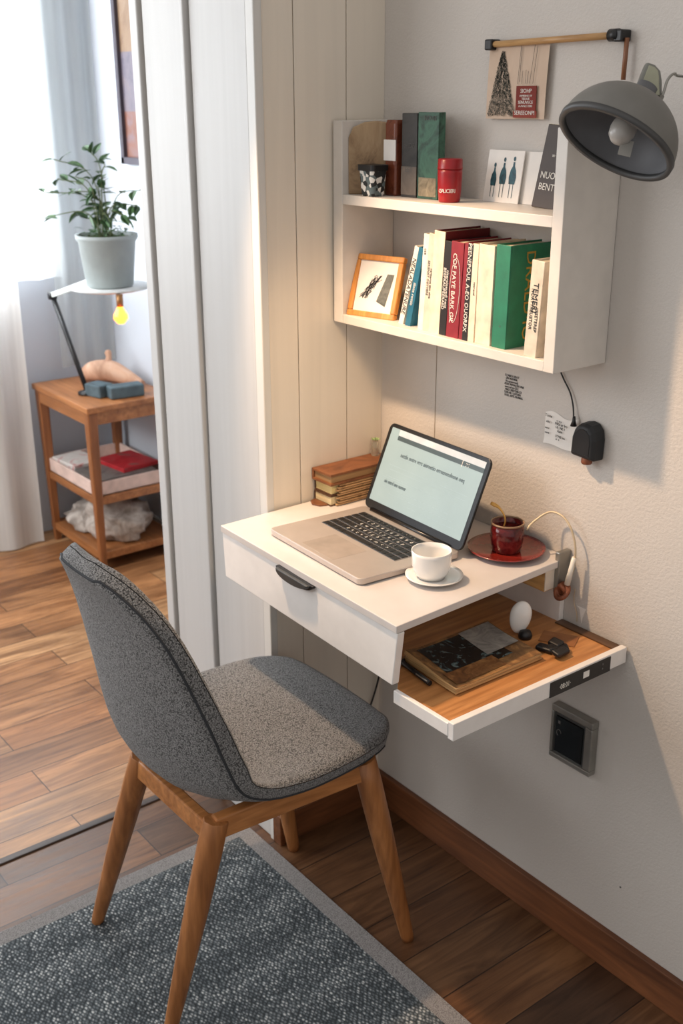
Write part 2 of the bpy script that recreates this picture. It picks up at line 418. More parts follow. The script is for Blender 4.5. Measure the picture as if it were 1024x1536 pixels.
# ================================================================ FAR ROOM
T = thing('wall_picture', 'tall dark-framed picture in rust and lilac on the far wall behind the plant', 'picture', (-1.5, .4, 1.28))
x0, x1, z0, z1 = -1.775, -1.25, 1.28, 2.1; y = .4
b = MB()
for a in ((x0, x0+.022, z0, z1), (x1-.022, x1, z0, z1), (x0, x1, z0, z0+.022), (x0, x1, z1-.022, z1)): b.box((a[0], y-.025, a[2]), (a[1], y, a[3]))
obj('frame', b, plain('picture_frame_dark', (66, 60, 72), .5), T, .002)
obj('lower_panel', MB().box((x0+.022, y-.012, z0+.022), (x1-.022, y-.002, z0+.16)), blotch('rust_print', [(92, 56, 48), (124, 82, 68), (116, 108, 124)], 7), T)
obj('middle_panel', MB().box((x0+.022, y-.012, z0+.16), (x1-.022, y-.002, z0+.335)), blotch('lilac_print', [(76, 74, 90), (108, 100, 112), (120, 108, 110)], 7), T)
obj('upper_panel', MB().box((x0+.022, y-.012, z0+.335), (x1-.022, y-.002, z1-.022)), blotch('sand_print', [(104, 76, 56), (134, 108, 84), (146, 124, 104)], 6), T)

# side table
tz = .566
T = thing('side_table', 'honey-coloured wooden side table with two lower shelves in the far room', 'table', (-1.74, .23, 0))
X0, X1, Y0, Y1 = -1.940, -1.525, .07, .375
obj('tabletop', MB().box((X0-.006, Y0-.006, tz-.02), (X1+.008, Y1, tz)), M['table'], T, .003)
b = MB(); t = .016
b.box((X0+.01, Y0+.002, tz-.062), (X1-.01, Y0+t, tz-.02)); b.box((X0+.01, Y1-t, tz-.062), (X1-.01, Y1-.002, tz-.02))
b.box((X0+.002, Y0+.01, tz-.062), (X0+t, Y1-.01, tz-.02)); b.box((X1-t, Y0+.01, tz-.062), (X1-.002, Y1-.01, tz-.02))
obj('apron', b, M['table'], T, .001)
for lx, ly, dx, dy in ((X0, Y0, .02, .0), (X1-.034, Y0, 0, 0), (X0, Y1-.034, 0, 0), (X1-.034, Y1-.034, 0, 0)):
    w = .034; s = .006
    obj('leg', MB().hexa([(lx+dx+s, ly+s, 0), (lx+dx+w-s, ly+s, 0), (lx+dx+w-s, ly+w-s, 0), (lx+dx+s, ly+w-s, 0)],
                         [(lx, ly, tz-.02), (lx+w, ly, tz-.02), (lx+w, ly+w, tz-.02), (lx, ly+w, tz-.02)]), M['table_leg'], T, .003)
for sz in (.232, .04):
    obj('shelf_board', MB().box((X0+.012, Y0+.008, sz), (X1-.006, Y1-.008, sz+.026)), M['table'], T, .002)
# table contents
T = thing('paper_tray', 'pinkish white shallow tray of papers on the middle shelf of the side table', 'tray', (-1.74, .2, .258))
b = MB(); a0, a1, c0, c1, q0, q1 = -1.925, -1.545, .083, .365, .258, .305
b.box((a0, c0, q0), (a1, c1, q0+.006)); b.box((a0, c0, q0), (a1, c0+.008, q1)); b.box((a0, c1-.008, q0), (a1, c1, q1)); b.box((a0, c0, q0), (a0+.008, c1, q1)); b.box((a1-.008, c0, q0), (a1, c1, q1))
obj('tray_shell', b, plain('tray_pink', (214, 190, 180), .7), T, .002)
def slab(name, x, y, z, w, d, h, rz, mat, label, cat, group=None, bevel=.001):
    Tm = Matrix.Translation((x, y, z)) @ Matrix.Rotation(rz, 4, 'Z')
    return tag(obj(name, MB().box((-w/2, -d/2, 0), (w/2, d/2, h), Tm), mat, bevel=bevel), label, cat, group)
slab('magazine', -1.83, .155, .2645, .15, .11, .044, .1, blotch('mag_white', [(210, 204, 198), (226, 222, 218), (190, 90, 86), (150, 140, 134)], 12, stops=[.3, .5, .66, .75]), 'white magazine with a pink picture at the left of the paper tray', 'magazine')
slab('magazine', -1.65, .21, .2645, .17, .22, .040, .0, blotch('mag_grey', [(70, 66, 66), (112, 106, 102), (90, 84, 80)], 10), 'dark grey magazine lying in the paper tray under the red one', 'magazine')
slab('magazine', -1.68, .27, .3050, .17, .14, .014, .12, blotch('mag_red', [(150, 24, 34), (178, 36, 44), (110, 92, 86)], 9, stops=[.35, .55, .62]), 'red-covered magazine on top of the pile in the paper tray', 'magazine')
# fleece blanket on the bottom shelf
def blob(c, r, nseed, amp, nu=34, nv=22, flat=.0):
    def fn(u, v):
        th = 2*pi*u; ph = pi*v
        d = Vector((sin(ph)*cos(th), sin(ph)*sin(th), cos(ph)))
        k = 1+amp*noise.fractal(d*2.2+Vector((nseed,0,0)), 1.0, 2.0, 4)
        p = Vector((d.x*r[0]*k, d.y*r[1]*k, d.z*r[2]*k))
        if p.z < -r[2]*flat: p.z = -r[2]*flat
        return p+Vector(c)
    return fn
T = thing('fleece_blanket', 'rumpled grey-beige fleece blanket on the lowest shelf of the side table', 'blanket', (-1.68, .2, .066))
obj('upper_fold', MB().grid(blob((-1.66, .205, .125), (.125, .105, .078), 3, .30, flat=.7), 34, 22), M['fur'], T)
obj('lower_fold', MB().grid(blob((-1.80, .2, .092), (.11, .10, .05), 9, .4, flat=.5), 34, 22), M['fur'], T)
# driftwood figure + blocks
T = thing('carved_wooden_whale', 'pale carved driftwood whale shape with raised tail on the side table', 'ornament', (-1.76, .27, tz))
obj('body', MB().tube(spline([(-1.865, .215, tz+.018), (-1.83, .24, tz+.038), (-1.78, .28, tz+.043), (-1.72, .31, tz+.028), (-1.66, .34, tz+.01)], 6), [.012+.026*sin(pi*(i/24)**.8) for i in range(25)], 14, squash=.95), M['drift'], T)
obj('tail', MB().tube(spline([(-1.79, .275, tz+.06), (-1.79, .285, tz+.085), (-1.805, .29, tz+.105)], 4), [.016, .014, .012, .011, .010, .010, .011, .012, .009], 10), M['drift'], T)
slab('stone_block', -1.645, .172, tz, .075, .06, .042, .25, M['teal'], 'squarish slate-blue block left of its longer twin on the side table', 'block', None, .005)
slab('stone_block', -1.585, .235, tz, .055, .115, .040, -.12, M['teal'], 'longer slate-blue block at the right on the side table', 'block', None, .005)
# swing-arm lamp carrying plate, and pot
T = thing('table_lamp', 'black and white swing-arm lamp with round plate and glowing bulb on side table', 'lamp', (-1.69, .17, tz))
obj('lamp_base', MB().lathe([(0, 0), (.03, 0), (.03, .008), (.012, .014), (0, .014)], (-1.69, .15, tz), 24), M['black'], T)
obj('lower_arm', MB().tube([(-1.69, .15, tz+.01), (-1.895, .15, .858)], .0085, 8), M['black'], T)
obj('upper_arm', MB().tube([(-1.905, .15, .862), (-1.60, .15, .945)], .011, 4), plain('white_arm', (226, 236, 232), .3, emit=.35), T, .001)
obj('joint', MB().lathe([(0, -.012), (.013, -.012), (.013, .012), (0, .012)], (0,0,0), 16, Matrix.Translation((-1.898, .15, .862)) @ Matrix.Rotation(pi/2, 4, 'X')), M['black'], T)
obj('plate', MB().lathe([(0, 0), (.10, 0), (.122, .006), (.122, .010), (.0, .008)], (-1.46, .15, .938), 40), plain('plate_white', (206, 210, 210), .4), T)
obj('bulb_socket', MB().tube([(-1.345, .12, .94), (-1.345, .12, .905)], .010, 12), plain('brass_socket', (150, 110, 70), .4, .5), T)
o = obj('bulb', MB().lathe([(0, -.052), (.010, -.05), (.021, -.036), (.021, -.026), (.010, -.006), (.008, 0), (0, 0)], (-1.345, .12, .905), 20), plain('glowing_bulb', (255, 120, 36), .3, emit=9), T)
T = thing('potted_plant', 'leafy green houseplant in a blue-grey pot on the lamp plate', 'plant', (-1.46, .15, .949))
zb = .949
obj('pot', MB().lathe([(0, 0), (.066, 0), (.070, .004), (.084, .130), (.091, .140), (.092, .152), (.084, .152), (.080, .138), (0, .136)], (-1.46, .15, zb), 48), M['pot'], T)
obj('soil', MB().grid(lambda u, v: Vector((-1.46+.079*u*cos(2*pi*v), .15+.079*u*sin(2*pi*v), zb+.142+.012*noise.noise(Vector((u*9*cos(2*pi*v), u*9*sin(2*pi*v), 0))))), 14, 30), M['soil'], T)
stems = MB(); leaves = MB(); rnd = random.Random(5)
camv = Vector((.74, -.57, .35))
def leaf(mb, p, d, ln, w, up):
    d = d.normalized(); s = d.cross(up).normalized(); n = s.cross(d)
    pr = [(0, .0), (.25, .8), (.5, 1), (.78, .55), (1, 0)]
    mid = [p+d*ln*t + n*(-.35*ln*t*t) for t, _ in pr]
    Lf = [m+s*w*k - n*0 + n*.12*w for m, (t, k) in zip(mid, pr)]; Rt = [m-s*w*k + n*.12*w for m, (t, k) in zip(mid, pr)]
    V = [mb.bm.verts.new(m) for m in mid]; A = [mb.bm.verts.new(m) for m in Lf[1:-1]]; B = [mb.bm.verts.new(m) for m in Rt[1:-1]]
    for X in (A, B):
        mb._f([V[0], X[0], V[1]], True); mb._f([V[1], X[0], X[1], V[2]], True); mb._f([V[2], X[1], X[2], V[3]], True); mb._f([V[3], X[2], V[4]], True)
base = Vector((-1.46, .15, zb+.14))
ends = [(-.115, -.02, .215), (-.155, .01, .125), (-.15, -.03, .06), (-.03, .02, .235), (.01, .0, .20), (-.08, -.01, .13), (.10, .03, .13), (.06, -.02, .06), (-.05, .03, .05), (.03, .04, .07), (-.12, .03, .16), (.085, .0, .09), (.02,-.04,.05), (-.02,.03,.14), (-.06,-.04,.17)]
for k, e in enumerate(ends):
    e = Vector(e); right = Vector((.61, .79, 0))
    tip = base + right*e.x*1.15 + Vector((-.79, .61, 0))*e.y + Vector((0, 0, e.z*1.05))
    s0 = base + Vector((rnd.uniform(-.02, .02), rnd.uniform(-.02, .02), 0))
    midp = s0.lerp(tip, .5) + Vector((0, 0, .045+.2*max(0, e.z-.1))) - right*e.x*.25
    pts = spline([s0, midp, tip], 6)
    stems.tube(pts, .0016, 5)
    nl = 7 if k < 12 else 5
    for i in range(nl):
        q = pts[min(len(pts)-1, int(len(pts)*(.35+.65*i/(nl-1))))]
        dd = Vector((rnd.uniform(-1, 1), rnd.uniform(-1, 1), rnd.uniform(-.7, .35))) + (tip-s0)*2
        leaf(leaves, q, dd, rnd.uniform(.036, .056), rnd.uniform(.0105, .015), Vector((rnd.uniform(-.4,.4), rnd.uniform(-.6,.2), 1)))
for i in range(70):
    a = rnd.uniform(0, 2*pi); r = rnd.uniform(.01, .07)
    q = base + Vector((r*cos(a), r*sin(a), rnd.uniform(.0, .03)))
    leaf(leaves, q, Vector((cos(a), sin(a), rnd.uniform(-.1, 1.0))), rnd.uniform(.018, .030), rnd.uniform(.006, .009), Vector((0, 0, 1)))
obj('stems', stems, M['stem'], T); obj('foliage', leaves, M['leaf'], T, recalc=False)

# ================================================================ RUG
T = thing('rug', 'large grey woven rug with pale linen border under the chair', 'rug', (.55, -1.2, 0))
rx0, rx1, ry0, ry1, bw = -.088, 1.7, -2.6, -.300, .036
obj('field', MB().box((rx0+bw, ry0+bw, 0.0005), (rx1-bw, ry1-bw, .0085)), M['rug'], T, .001)
b = MB()
b.box((rx0, ry1-bw, .0005), (rx1, ry1, .0078)); b.box((rx0, ry0, .0005), (rx1, ry0+bw, .0078))
b.box((rx0, ry0+bw, .0005), (rx0+bw, ry1-bw, .0078)); b.box((rx1-bw, ry0+bw, .0005), (rx1, ry1-bw, .0078))
obj('border', b, M['rug_edge'], T, .001)

# ================================================================ CHAIR
CH = thing('chair', 'grey tweed upholstered shell chair with splayed wooden legs facing the desk', 'chair', (.19, -.48, 0))
prof = [(-.252, .434), (-.246, .446), (-.260, .458), (-.32, .463), (-.42, .459), (-.50, .450), (-.55, .444), (-.600, .449), (-.636, .476), (-.656, .530), (-.666, .60), (-.674, .67), (-.684, .74), (-.697, .79), (-.714, .828), (-.731, .850)]
PC = spline([(0, a, z) for a, z in prof], 6)
lens = [0]
for i in range(1, len(PC)): lens.append(lens[-1] + (PC[i]-PC[i-1]).length)
TOT = lens[-1]
def cen(v):
    d = v*TOT; i = 0
    while i < len(lens)-2 and lens[i+1] < d: i += 1
    f = (d-lens[i])/(lens[i+1]-lens[i]); return PC[i].lerp(PC[i+1], f)
def interp1(tab, v):
    for (a, x), (c, y2) in zip(tab, tab[1:]):
        if v <= c: return x+(y2-x)*max(0, (v-a)/(c-a))
    return tab[-1][1]
def interp(tab, v): return sum(interp1(tab, min(1, max(0, v+d*.014)))*(7-abs(d)) for d in range(-6, 7))/49
Wt = [(0, .198), (.15, .205), (.35, .208), (.5, .203), (.65, .194), (.8, .178), (.92, .160), (1, .150)]
Et = [(0, -.006), (.2, .0), (.30, .006), (.40, .034), (.50, .072), (.62, .066), (.75, .040), (.9, .014), (1, .0)]
def shell_pt(u, v, off=0.0):
    t = u*2-1; p = cen(v); a = cen(max(0, v-.045)); c = cen(min(1, v+.045)); tg = (c-a).normalized()
    nrm = Vector((0, tg.z, -tg.y))         # towards sitter
    if v < .03: nrm = Vector((0, .5, .86))
    vv = 2*v-1
    k = (1-min(.997, abs(vv))**(7 if v < .5 else 5))**(1/(3.2 if v < .5 else 2.6))
    w = interp(Wt, v)*(k if v < .5 else k)
    e = interp(Et, v)*abs(t)**2.4
    x = .196 + t*w + .012*v
    return Vector((x, p.y, p.z)) + nrm*(e+off)
TH = .036; RR = .017
def off_at(u, v):
    w = interp(Wt, v)
    d = min(w*(1-abs(2*u-1))*.95, v*TOT, (1-v)*TOT)
    d2 = 1/((1/(w*(1-abs(2*u-1))+1e-5))**4 + (1/(v*TOT+1e-5))**4 + (1/((1-v)*TOT+1e-5))**4)**.25
    f = min(1, max(0, d2)/RR); return math.sqrt(max(0, 1-(1-f)**2))
def shell_top(u, v): return shell_pt(u, v, -TH/2*.55*(1-off_at(u, v)))
def shell_bot(u, v):
    g = off_at(u, v); return shell_pt(u, v, -TH/2*.55 - (TH-TH/2*.55)*g)
def edge_steps(n, lo, hi): return [0, .006, .015, .028, .045, .065] [:6] + [lo+(hi-lo)*i/n for i in range(n+1)] + [1-x for x in (.065, .045, .028, .015, .006, 0)]
us = edge_steps(14, .095, .905); vs = [0, .003, .007, .012, .019, .028, .04] + [.055+.89*i/36 for i in range(37)] + [1-x for x in (.04, .028, .019, .012, .007, .003, 0)]
mb = MB()
for fn in (shell_top, shell_bot):
    g = [[mb.bm.verts.new(fn(u, v)) for u in us] for v in vs]
    for i in range(len(vs)-1):
        for j in range(len(us)-1): mb._f([g[i][j], g[i][j+1], g[i+1][j+1], g[i+1][j]], True)
bmesh.ops.remove_doubles(mb.bm, verts=mb.bm.verts[:], dist=.00005)
sh = obj('seat_shell', mb, M['fabric'], CH)
loop = [(.016, v) for v in vs[3:-3]] + [(.016+.968*k/16, .990) for k in range(1, 16)] + [(.984, v) for v in reversed(vs[3:-3])] + [(.984-.968*k/16, .012) for k in range(1, 16)]
pts = [shell_pt(u, v, -TH/2*.55-(TH-TH/2*.55)*off_at(u, v)) for u, v in loop]
cl = [pts[0]]
for p in pts[1:]:
    if (p-cl[-1]).length > .006: cl.append(p)
obj('piping', MB().tube(cl, .0022, 8, closed=True), M['piping'], CH)
# legs
LEGS = [((.352, -.622, .413), (.322, -.715, .009)), ((.118, -.626, .413), (.000, -.690, .009)), ((.378, -.345, .428), (.392, -.247, .0)), ((.075, -.345, .428), (.045, -.262, .0))]
for k, (a, f) in enumerate(LEGS):
    a = Vector(a); f = Vector(f); P = [a.lerp(f, t) for t in (0, .12, .35, .6, .8, .97, 1)]
    obj('leg', MB().tube(P, [.0215, .0225, .0215, .0185, .0155, .0128, .0115], 16 if k > 1 else 8, squash=.9, up=(1, 0, 0)), M['leg'], CH, .0015 if k < 2 else 0)
def rail(a, bb, h0, h1, w, name='rail'):
    a = Vector(a); bb = Vector(bb); d = (bb-a).normalized(); s = Vector((-d.y, d.x, 0)).normalized()*w/2; z = Vector((0,0,1))
    mb = MB().hexa([a-s-z*h0, a+s-z*h0, a+s, a-s], [bb-s-z*h1, bb+s-z*h1, bb+s, bb-s])
    obj(name, mb, M['rail'], CH, .003)
rail((.350, -.625, .418), (.379, -.345, .432), .040, .044, .020)
rail((.118, -.625, .418), (.077, -.345, .432), .036, .040, .018)
rail((.350, -.63, .412), (.118, -.632, .412), .038, .038, .020)
rail((.378, -.345, .430), (.077, -.345, .430), .040, .040, .018)

# ================================================================ DESK
D = thing('wall_desk', 'small white wall-mounted desk with a front drawer and a pull-out wooden tray', 'desk', (.26, -.2, .6))
zt = .75; th = .0125
top = [(.0125, -.386), (.5235, -.401), (.503, -.0005), (.007, -.0005)]
obj('desktop', MB().hexa([(x, y, zt-th) for x, y in top], [(x, y, zt) for x, y in top]), M['desktop'], D, .0012)
fr = obj('drawer_front', MB().hexa([(.022, -.3855, .652), (.5115, -.398, .6455), (.5115, -.384, .6455), (.022, -.372, .652)], [(.0135, -.3835, .7365), (.523, -.398, .7365), (.523, -.384, .7365), (.0135, -.370, .7365)]), M['white'], D, .0015)
b = MB().box((.022, -.371, .655), (.34, -.06, .661)); b.box((.022, -.371, .655), (.030, -.06, .725)); b.box((.332, -.383, .655), (.340, -.06, .725)); b.box((.022, -.068, .655), (.34, -.06, .725))
obj('drawer_box', b, M['white'], D, .001)
# lens-shaped pull
b = MB(); n = 16; hx0, hx1, hz = .207, .312, .7415
def arc(y, sc):
    cx = (hx0+hx1)/2; R = (hx1-hx0)/2*sc
    return [(cx-R, y, hz-.001)] + [(cx+R*cos(pi+pi*i/n), y, hz-.002-.018*sc*abs(sin(pi*i/n))**.8) for i in range(1, n)] + [(cx+R, y, hz-.004)]
b.hexa(arc(-.3905, 1), arc(-.399, 1)); obj('handle', b, M['black'], fr, .001)
b = MB().hexa(arc(-.399, .9), arc(-.4055, .84)); obj('handle_plate', b, M['darkmetal'], fr, .0015)
# pull-out tray
ty = [(.330, -.384), (.628, -.389), (.628, -.018), (.330, -.004)]
b = MB(); z0, z1 = .608, .6365
b.hexa([(.628, -.391, z0), (.640, -.391, z0), (.640, -.004, z0), (.628, -.004, z0)], [(.628, -.391, z1), (.640, -.391, z1), (.640, -.004, z1), (.628, -.004, z1)])
b.hexa([(.508, -.392, .612), (.629, -.392, .612), (.629, -.384, .612), (.508, -.384, .612)], [(.508, -.392, .6335), (.629, -.392, .6335), (.629, -.384, .6335), (.508, -.384, .6335)])
TR = obj('pull_out_tray', b, M['white'], D, .0012)
obj('wooden_base', MB().hexa(*[[(.508, -.384, z), (.628, -.384, z), (.628, -.003, z), (.335, -.003, z), (.335, -.282, z), (.402, -.287, z)] for z in (.614, .631)]), M['oak'], TR, .0008)
obj('rear_strip', MB().box((.50, -.022, .631), (.628, -.003, .6335)), wood('dark_strip', (58, 40, 28), (104, 74, 50), 'x'), TR, .0005)
obj('label_plate', MB().box((.6395, -.188, .6075), (.6415, -.046, .6335)), M['black'], TR)
obj('white_square', MB().box((.6415, -.112, .616), (.6419, -.098, .627)), M['paper'], TR)
text('lettering', '·08:01·', .013, (.6421, -.155, .6195), (0, 1, 0), (0, 0, 1), M['whiteink'], TR, sx=.75)
obj('indicator_dots', MB().lathe([(0, 0), (.002, 0), (.002, .0005), (0, .0005)], (0,0,0), 10, Matrix.Translation((.6416, -.066, .626)) @ Matrix.Rotation(pi/2, 4, 'Y')).lathe([(0, 0), (.002, 0), (.002, .0005), (0, .0005)], (0,0,0), 10, Matrix.Translation((.6416, -.066, .618)) @ Matrix.Rotation(pi/2, 4, 'Y')), M['greyink'], TR)
obj('tray_slide', MB().box((.34, -.012, .622), (.50, -.001, .70)), M['white'], D, .001)
br = obj('bracket', MB().box((.372, -.052, .6965), (.497, -.001, .7372)), M['block'], D, .001)
obj('bracket_cap', MB().box((.497, -.030, .690), (.507, -.0008, .765)), M['steel'], D, .002)
obj('bracket_end', MB().box((.4972, -.052, .699), (.4985, -.030, .7372)), plain('white_end', (226, 216, 200), .5), D)

# power cord below the desk
T = thing('power_cord', 'thin black cord hanging from the desk underside behind the chair', 'cord', (.02, -.02, .32))
obj('cord', MB().tube(spline([(.06, -.04, .65), (.045, -.02, .42), (.022, -.014, .32), (.010, -.03, .24), (.008, -.07, .16), (.012, -.11, .09)], 6), .0022, 6), M['black'], T)

# ================================================================ OBJECTS IN THE TRAY
Z = .6315
T = thing('old_magazine', 'worn curled old magazine with a dark collage cover lying in the open tray', 'magazine', (.5, -.2, Z))
q = [Vector((.449, -.318, 0)), Vector((.575, -.325, 0)), Vector((.577, -.140, 0)), Vector((.437, -.122, 0))]
def quad(u, v): return q[0].lerp(q[1], u).lerp(q[3].lerp(q[2], u), v)
def sag(u, v): return .009*(1-v)**3*(1-u)**2 + .0035*max(0, .12-v)*8 + .0015*sin(u*5+v*3)
def sheet(mb, u0, u1, v0, v1, z, n=10):
    def f(a, c):
        u = u0+(u1-u0)*a; v = v0+(v1-v0)*c; p = quad(u, v); p.z = Z+z+sag(u, v); return p
    return mb.grid(f, n, n)
mb = MB(); loops = []
for lv, ex in ((0, 0), (.25, .012), (.5, -.006), (.75, .01), (1, .0)):
    ring = []
    for k in range(40):
        s = k/10; side = int(s); f = s-side
        u, v = [(f, 0), (1, f), (1-f, 1), (0, 1-f)][side]
        p = quad(u + (u-.5)*ex*2, v + (v-.5)*ex*2); p.z = Z + .0006 + .0095*lv + sag(u, v)*lv
        ring.append(mb.bm.verts.new(p))
    loops.append(ring)
for A, B in zip(loops, loops[1:]):
    for k in range(40): mb._f([A[k], A[(k+1)%40], B[(k+1)%40], B[k]], True)
mb._f(list(reversed(loops[0])))
obj('page_block', mb, pages('aged_pages', (214, 172, 116), 'z', 1400), T)
obj('cover', sheet(MB(), 0, 1, 0, 1, .0105, 16), blotch('old_cover', [(74, 52, 34), (128, 92, 54), (176, 132, 80)], 34, .6, bmp=.5), T, recalc=False)
obj('collage_print', sheet(MB(), .06, .78, .10, .80, .0115, 12), blotch('collage_dark', [(14, 15, 17), (38, 32, 28), (22, 22, 24), (96, 116, 118), (120, 84, 52)], 22, .25, dist=3, stops=[.3, .45, .55, .64, .72]), T, recalc=False)
obj('grey_photo', sheet(MB(), .04, .62, .60, .98, .0122, 8), blotch('grey_photo', [(96, 94, 92), (140, 138, 134), (176, 172, 166)], 30, .4), T, recalc=False)
obj('rusty_photo', sheet(MB(), .66, .93, .05, .62, .0119, 8), blotch('rust_photo', [(58, 32, 18), (118, 76, 40), (160, 116, 70)], 40, .5), T, recalc=False)
T = thing('pen', 'dark pen half hidden under the old magazine at its left edge', 'pen', (.49, -.33, Z))
obj('barrel', MB().tube([(.440, -.300, Z+.0045), (.452, -.326, Z+.0045), (.530, -.337, Z+.0045)], [.0035, .0042, .0042], 10), M['black'], T)
obj('clip', MB().tube([(.500, -.3395, Z+.009), (.528, -.3415, Z+.009)], .0012, 6), M['steel'], T)
T = thing('computer_mouse', 'white oval mouse standing upright on its black foot in the tray', 'mouse', (.495, -.1, Z))
Tm = Matrix.Translation((.493, -.102, Z+.032)) @ Matrix.Rotation(radians(48), 4, 'Z') @ Matrix.Rotation(radians(8), 4, 'Y')
mb = MB()
def mf(u, v):
    th_ = 2*pi*u; ph = pi*v; k = 1-.12*cos(ph)*-1
    return Tm @ Vector((sin(ph)*cos(th_)*.018*(1+.1*cos(ph)), sin(ph)*sin(th_)*.0095, cos(ph)*.030))
obj('body', mb.grid(mf, 30, 20), M['china'], T)
obj('foot', MB().lathe([(0, 0), (.011, 0), (.012, .005), (.009, .012), (0, .014)], (.507, -.103, Z), 20), M['black'], T)
T = thing('black_keys_bundle', 'bundle of black key fobs in the tray right of the mouse', 'keys', (.57, -.1, Z))
for k, (x, y, r, w) in enumerate(((.560, -.112, .3, .03), (.575, -.098, 1.0, .034), (.588, -.108, 1.6, .03), (.566, -.092, .0, .024))):
    Tm = Matrix.Translation((x, y, Z+.0005+.002*k)) @ Matrix.Rotation(r, 4, 'Z') @ Matrix.Rotation(.10*k, 4, 'X')
    obj('fob', MB().box((-w/2, -.009, 0), (w/2, .009, .009), Tm), M['black'], T, .004, 3)
T = thing('paper_slip', 'thin brownish paper slip lying behind the fobs in the tray', 'paper', (.55, -.07, Z))
obj('slip', MB().box((-.03, -.02, 0), (.03, .02, .0008), Matrix.Translation((.545, -.062, Z)) @ Matrix.Rotation(.5, 4, 'Z')), blotch('slip', [(128, 80, 46), (160, 108, 66)], 20), T)

# ================================================================ LAPTOP
Z = zt
LP = thing('laptop', 'open silver laptop with black keyboard and pale document on its screen', 'laptop', (.24, -.24, Z))
A, B_, C_, D_ = Vector((.104, -.342, 0)), Vector((.381, -.356, 0)), Vector((.396, -.150, 0)), Vector((.119, -.134, 0))
def lap(u, v, z): p = A.lerp(B_, u).lerp(D_.lerp(C_, u), v); return Vector((p.x, p.y, z))
def rr(u0, u1, v0, v1, r, z, k=5, asp=.7):
    out = []
    for cu, cv, a0 in ((u1-r, v1-r/asp, 0), (u0+r, v1-r/asp, pi/2), (u0+r, v0+r/asp, pi), (u1-r, v0+r/asp, 1.5*pi)):
        for i in range(k+1): a = a0+pi/2*i/k; out.append(lap(cu+r*cos(a), cv+r/asp*sin(a), z))
    return out
obj('base', MB().hexa(rr(0, 1, 0, 1, .04, Z+.002), rr(0, 1, 0, 1, .04, Z+.0125)), M['alu'], LP, .0015)
for fx, fy in ((.15, -.31), (.35, -.32), (.15, -.16), (.36, -.18)): obj('foot', MB().box((fx, fy, Z), (fx+.01, fy+.01, Z+.002)), M['black'], LP)
zk = Z+.0127
obj('keyboard_bed', MB().hexa(rr(.105, .895, .44, .90, .006, Z+.0118), rr(.105, .895, .44, .90, .006, zk)), M['keybed'], LP)
kb = MB(); rows = 6
for r in range(rows):
    n = 14; v0 = .445+.45*r/rows; v1 = v0+.45/rows*.86
    k = 0
    while k < n:
        w = 1
        if r == 0 and k == 4: w = 5
        u0 = .11+.78*k/n; u1 = .11+.78*(k+w)/n-.0075
        kb.hexa([lap(u0, v0, zk-.0003), lap(u1, v0, zk-.0003), lap(u1, v1, zk-.0003), lap(u0, v1, zk-.0003)], [lap(u0+.002, v0+.003, zk+.0011), lap(u1-.002, v0+.003, zk+.0011), lap(u1-.002, v1-.003, zk+.0011), lap(u0+.002, v1-.003, zk+.0011)])
        k += w
tag(obj('keys', kb, M['key'], LP), kind='stuff')
for r in range(1, 6):
    s = ['', 'z x c v b n m < >', 'a s d f g h j k l ;', 'q w e r t y u i o p', '1 2 3 4 5 6 7 8 9 0', '· · · · · · · · · ·'][r]
    p = lap(.5, .445+.45*(r+.42)/rows, zk+.00115)
    text('key_lettering', s, .010, p, (B_-A), (D_-A), M['whiteink'], LP, space=1.6, ext=.00005)
obj('trackpad', MB().hexa(rr(.33, .67, .05, .385, .01, Z+.0122), rr(.33, .67, .05, .385, .01, Z+.01265)), plain('trackpad', (178, 166, 156), .3, .4), LP)
hb = D_.lerp(A, .03); 
obj('hinge', MB().tube([lap(.10, .975, Z+.0135), lap(.90, .975, Z+.0135)], .0045, 10), M['bezel'], LP)
# screen lid
S0 = lap(0.0, .985, Z+.0135); S1 = lap(1.0, .985, Z+.0135)
right = (S1-S0).normalized(); T0 = Vector((.116, -.0745, .9145)); upv = (T0-S0); upv -= right*upv.dot(right); hgt = upv.length; upv.normalize(); nrm = right.cross(upv)
Wd = (S1-S0).length+.002
if nrm.y > 0: nrm = -nrm
def sp(u, v, d): return S0 + right*u*Wd + upv*v*hgt + nrm*d
def srr(u0, u1, v0, v1, r, d, k=5):
    out = []; ra = r*Wd/hgt
    for cu, cv, a0 in ((u1-r, v1-ra, 0), (u0+r, v1-ra, pi/2), (u0+r, v0+ra, pi), (u1-r, v0+ra, 1.5*pi)):
        for i in range(k+1): a = a0+pi/2*i/k; out.append(sp(cu+r*cos(a), cv+ra*sin(a), d))
    return out
LD = obj('lid', MB().hexa(srr(0, 1, 0, 1, .045, -.005), srr(0, 1, 0, 1, .045, .0)), M['bezel'], LP, .001)
obj('screen', MB().hexa(srr(.035, .965, .10, .955, .006, -.001), srr(.035, .965, .10, .955, .006, .0006)), M['screen'], LD)
def strip(mb, u0, u1, v0, v1, d0=.0004, d1=.0009): mb.hexa([sp(u0, v0, d0), sp(u1, v0, d0), sp(u1, v1, d0), sp(u0, v1, d0)], [sp(u0, v0, d1), sp(u1, v0, d1), sp(u1, v1, d1), sp(u0, v1, d1)])
mb = MB(); strip(mb, .12, .965, .835, .885); obj('menu_bar', mb, M['screen_bar'], LD)
mb = MB(); strip(mb, .12, .965, .887, .953); obj('title_bar', mb, M['screen_top'], LD)
mb = MB(); rl = random.Random(3)
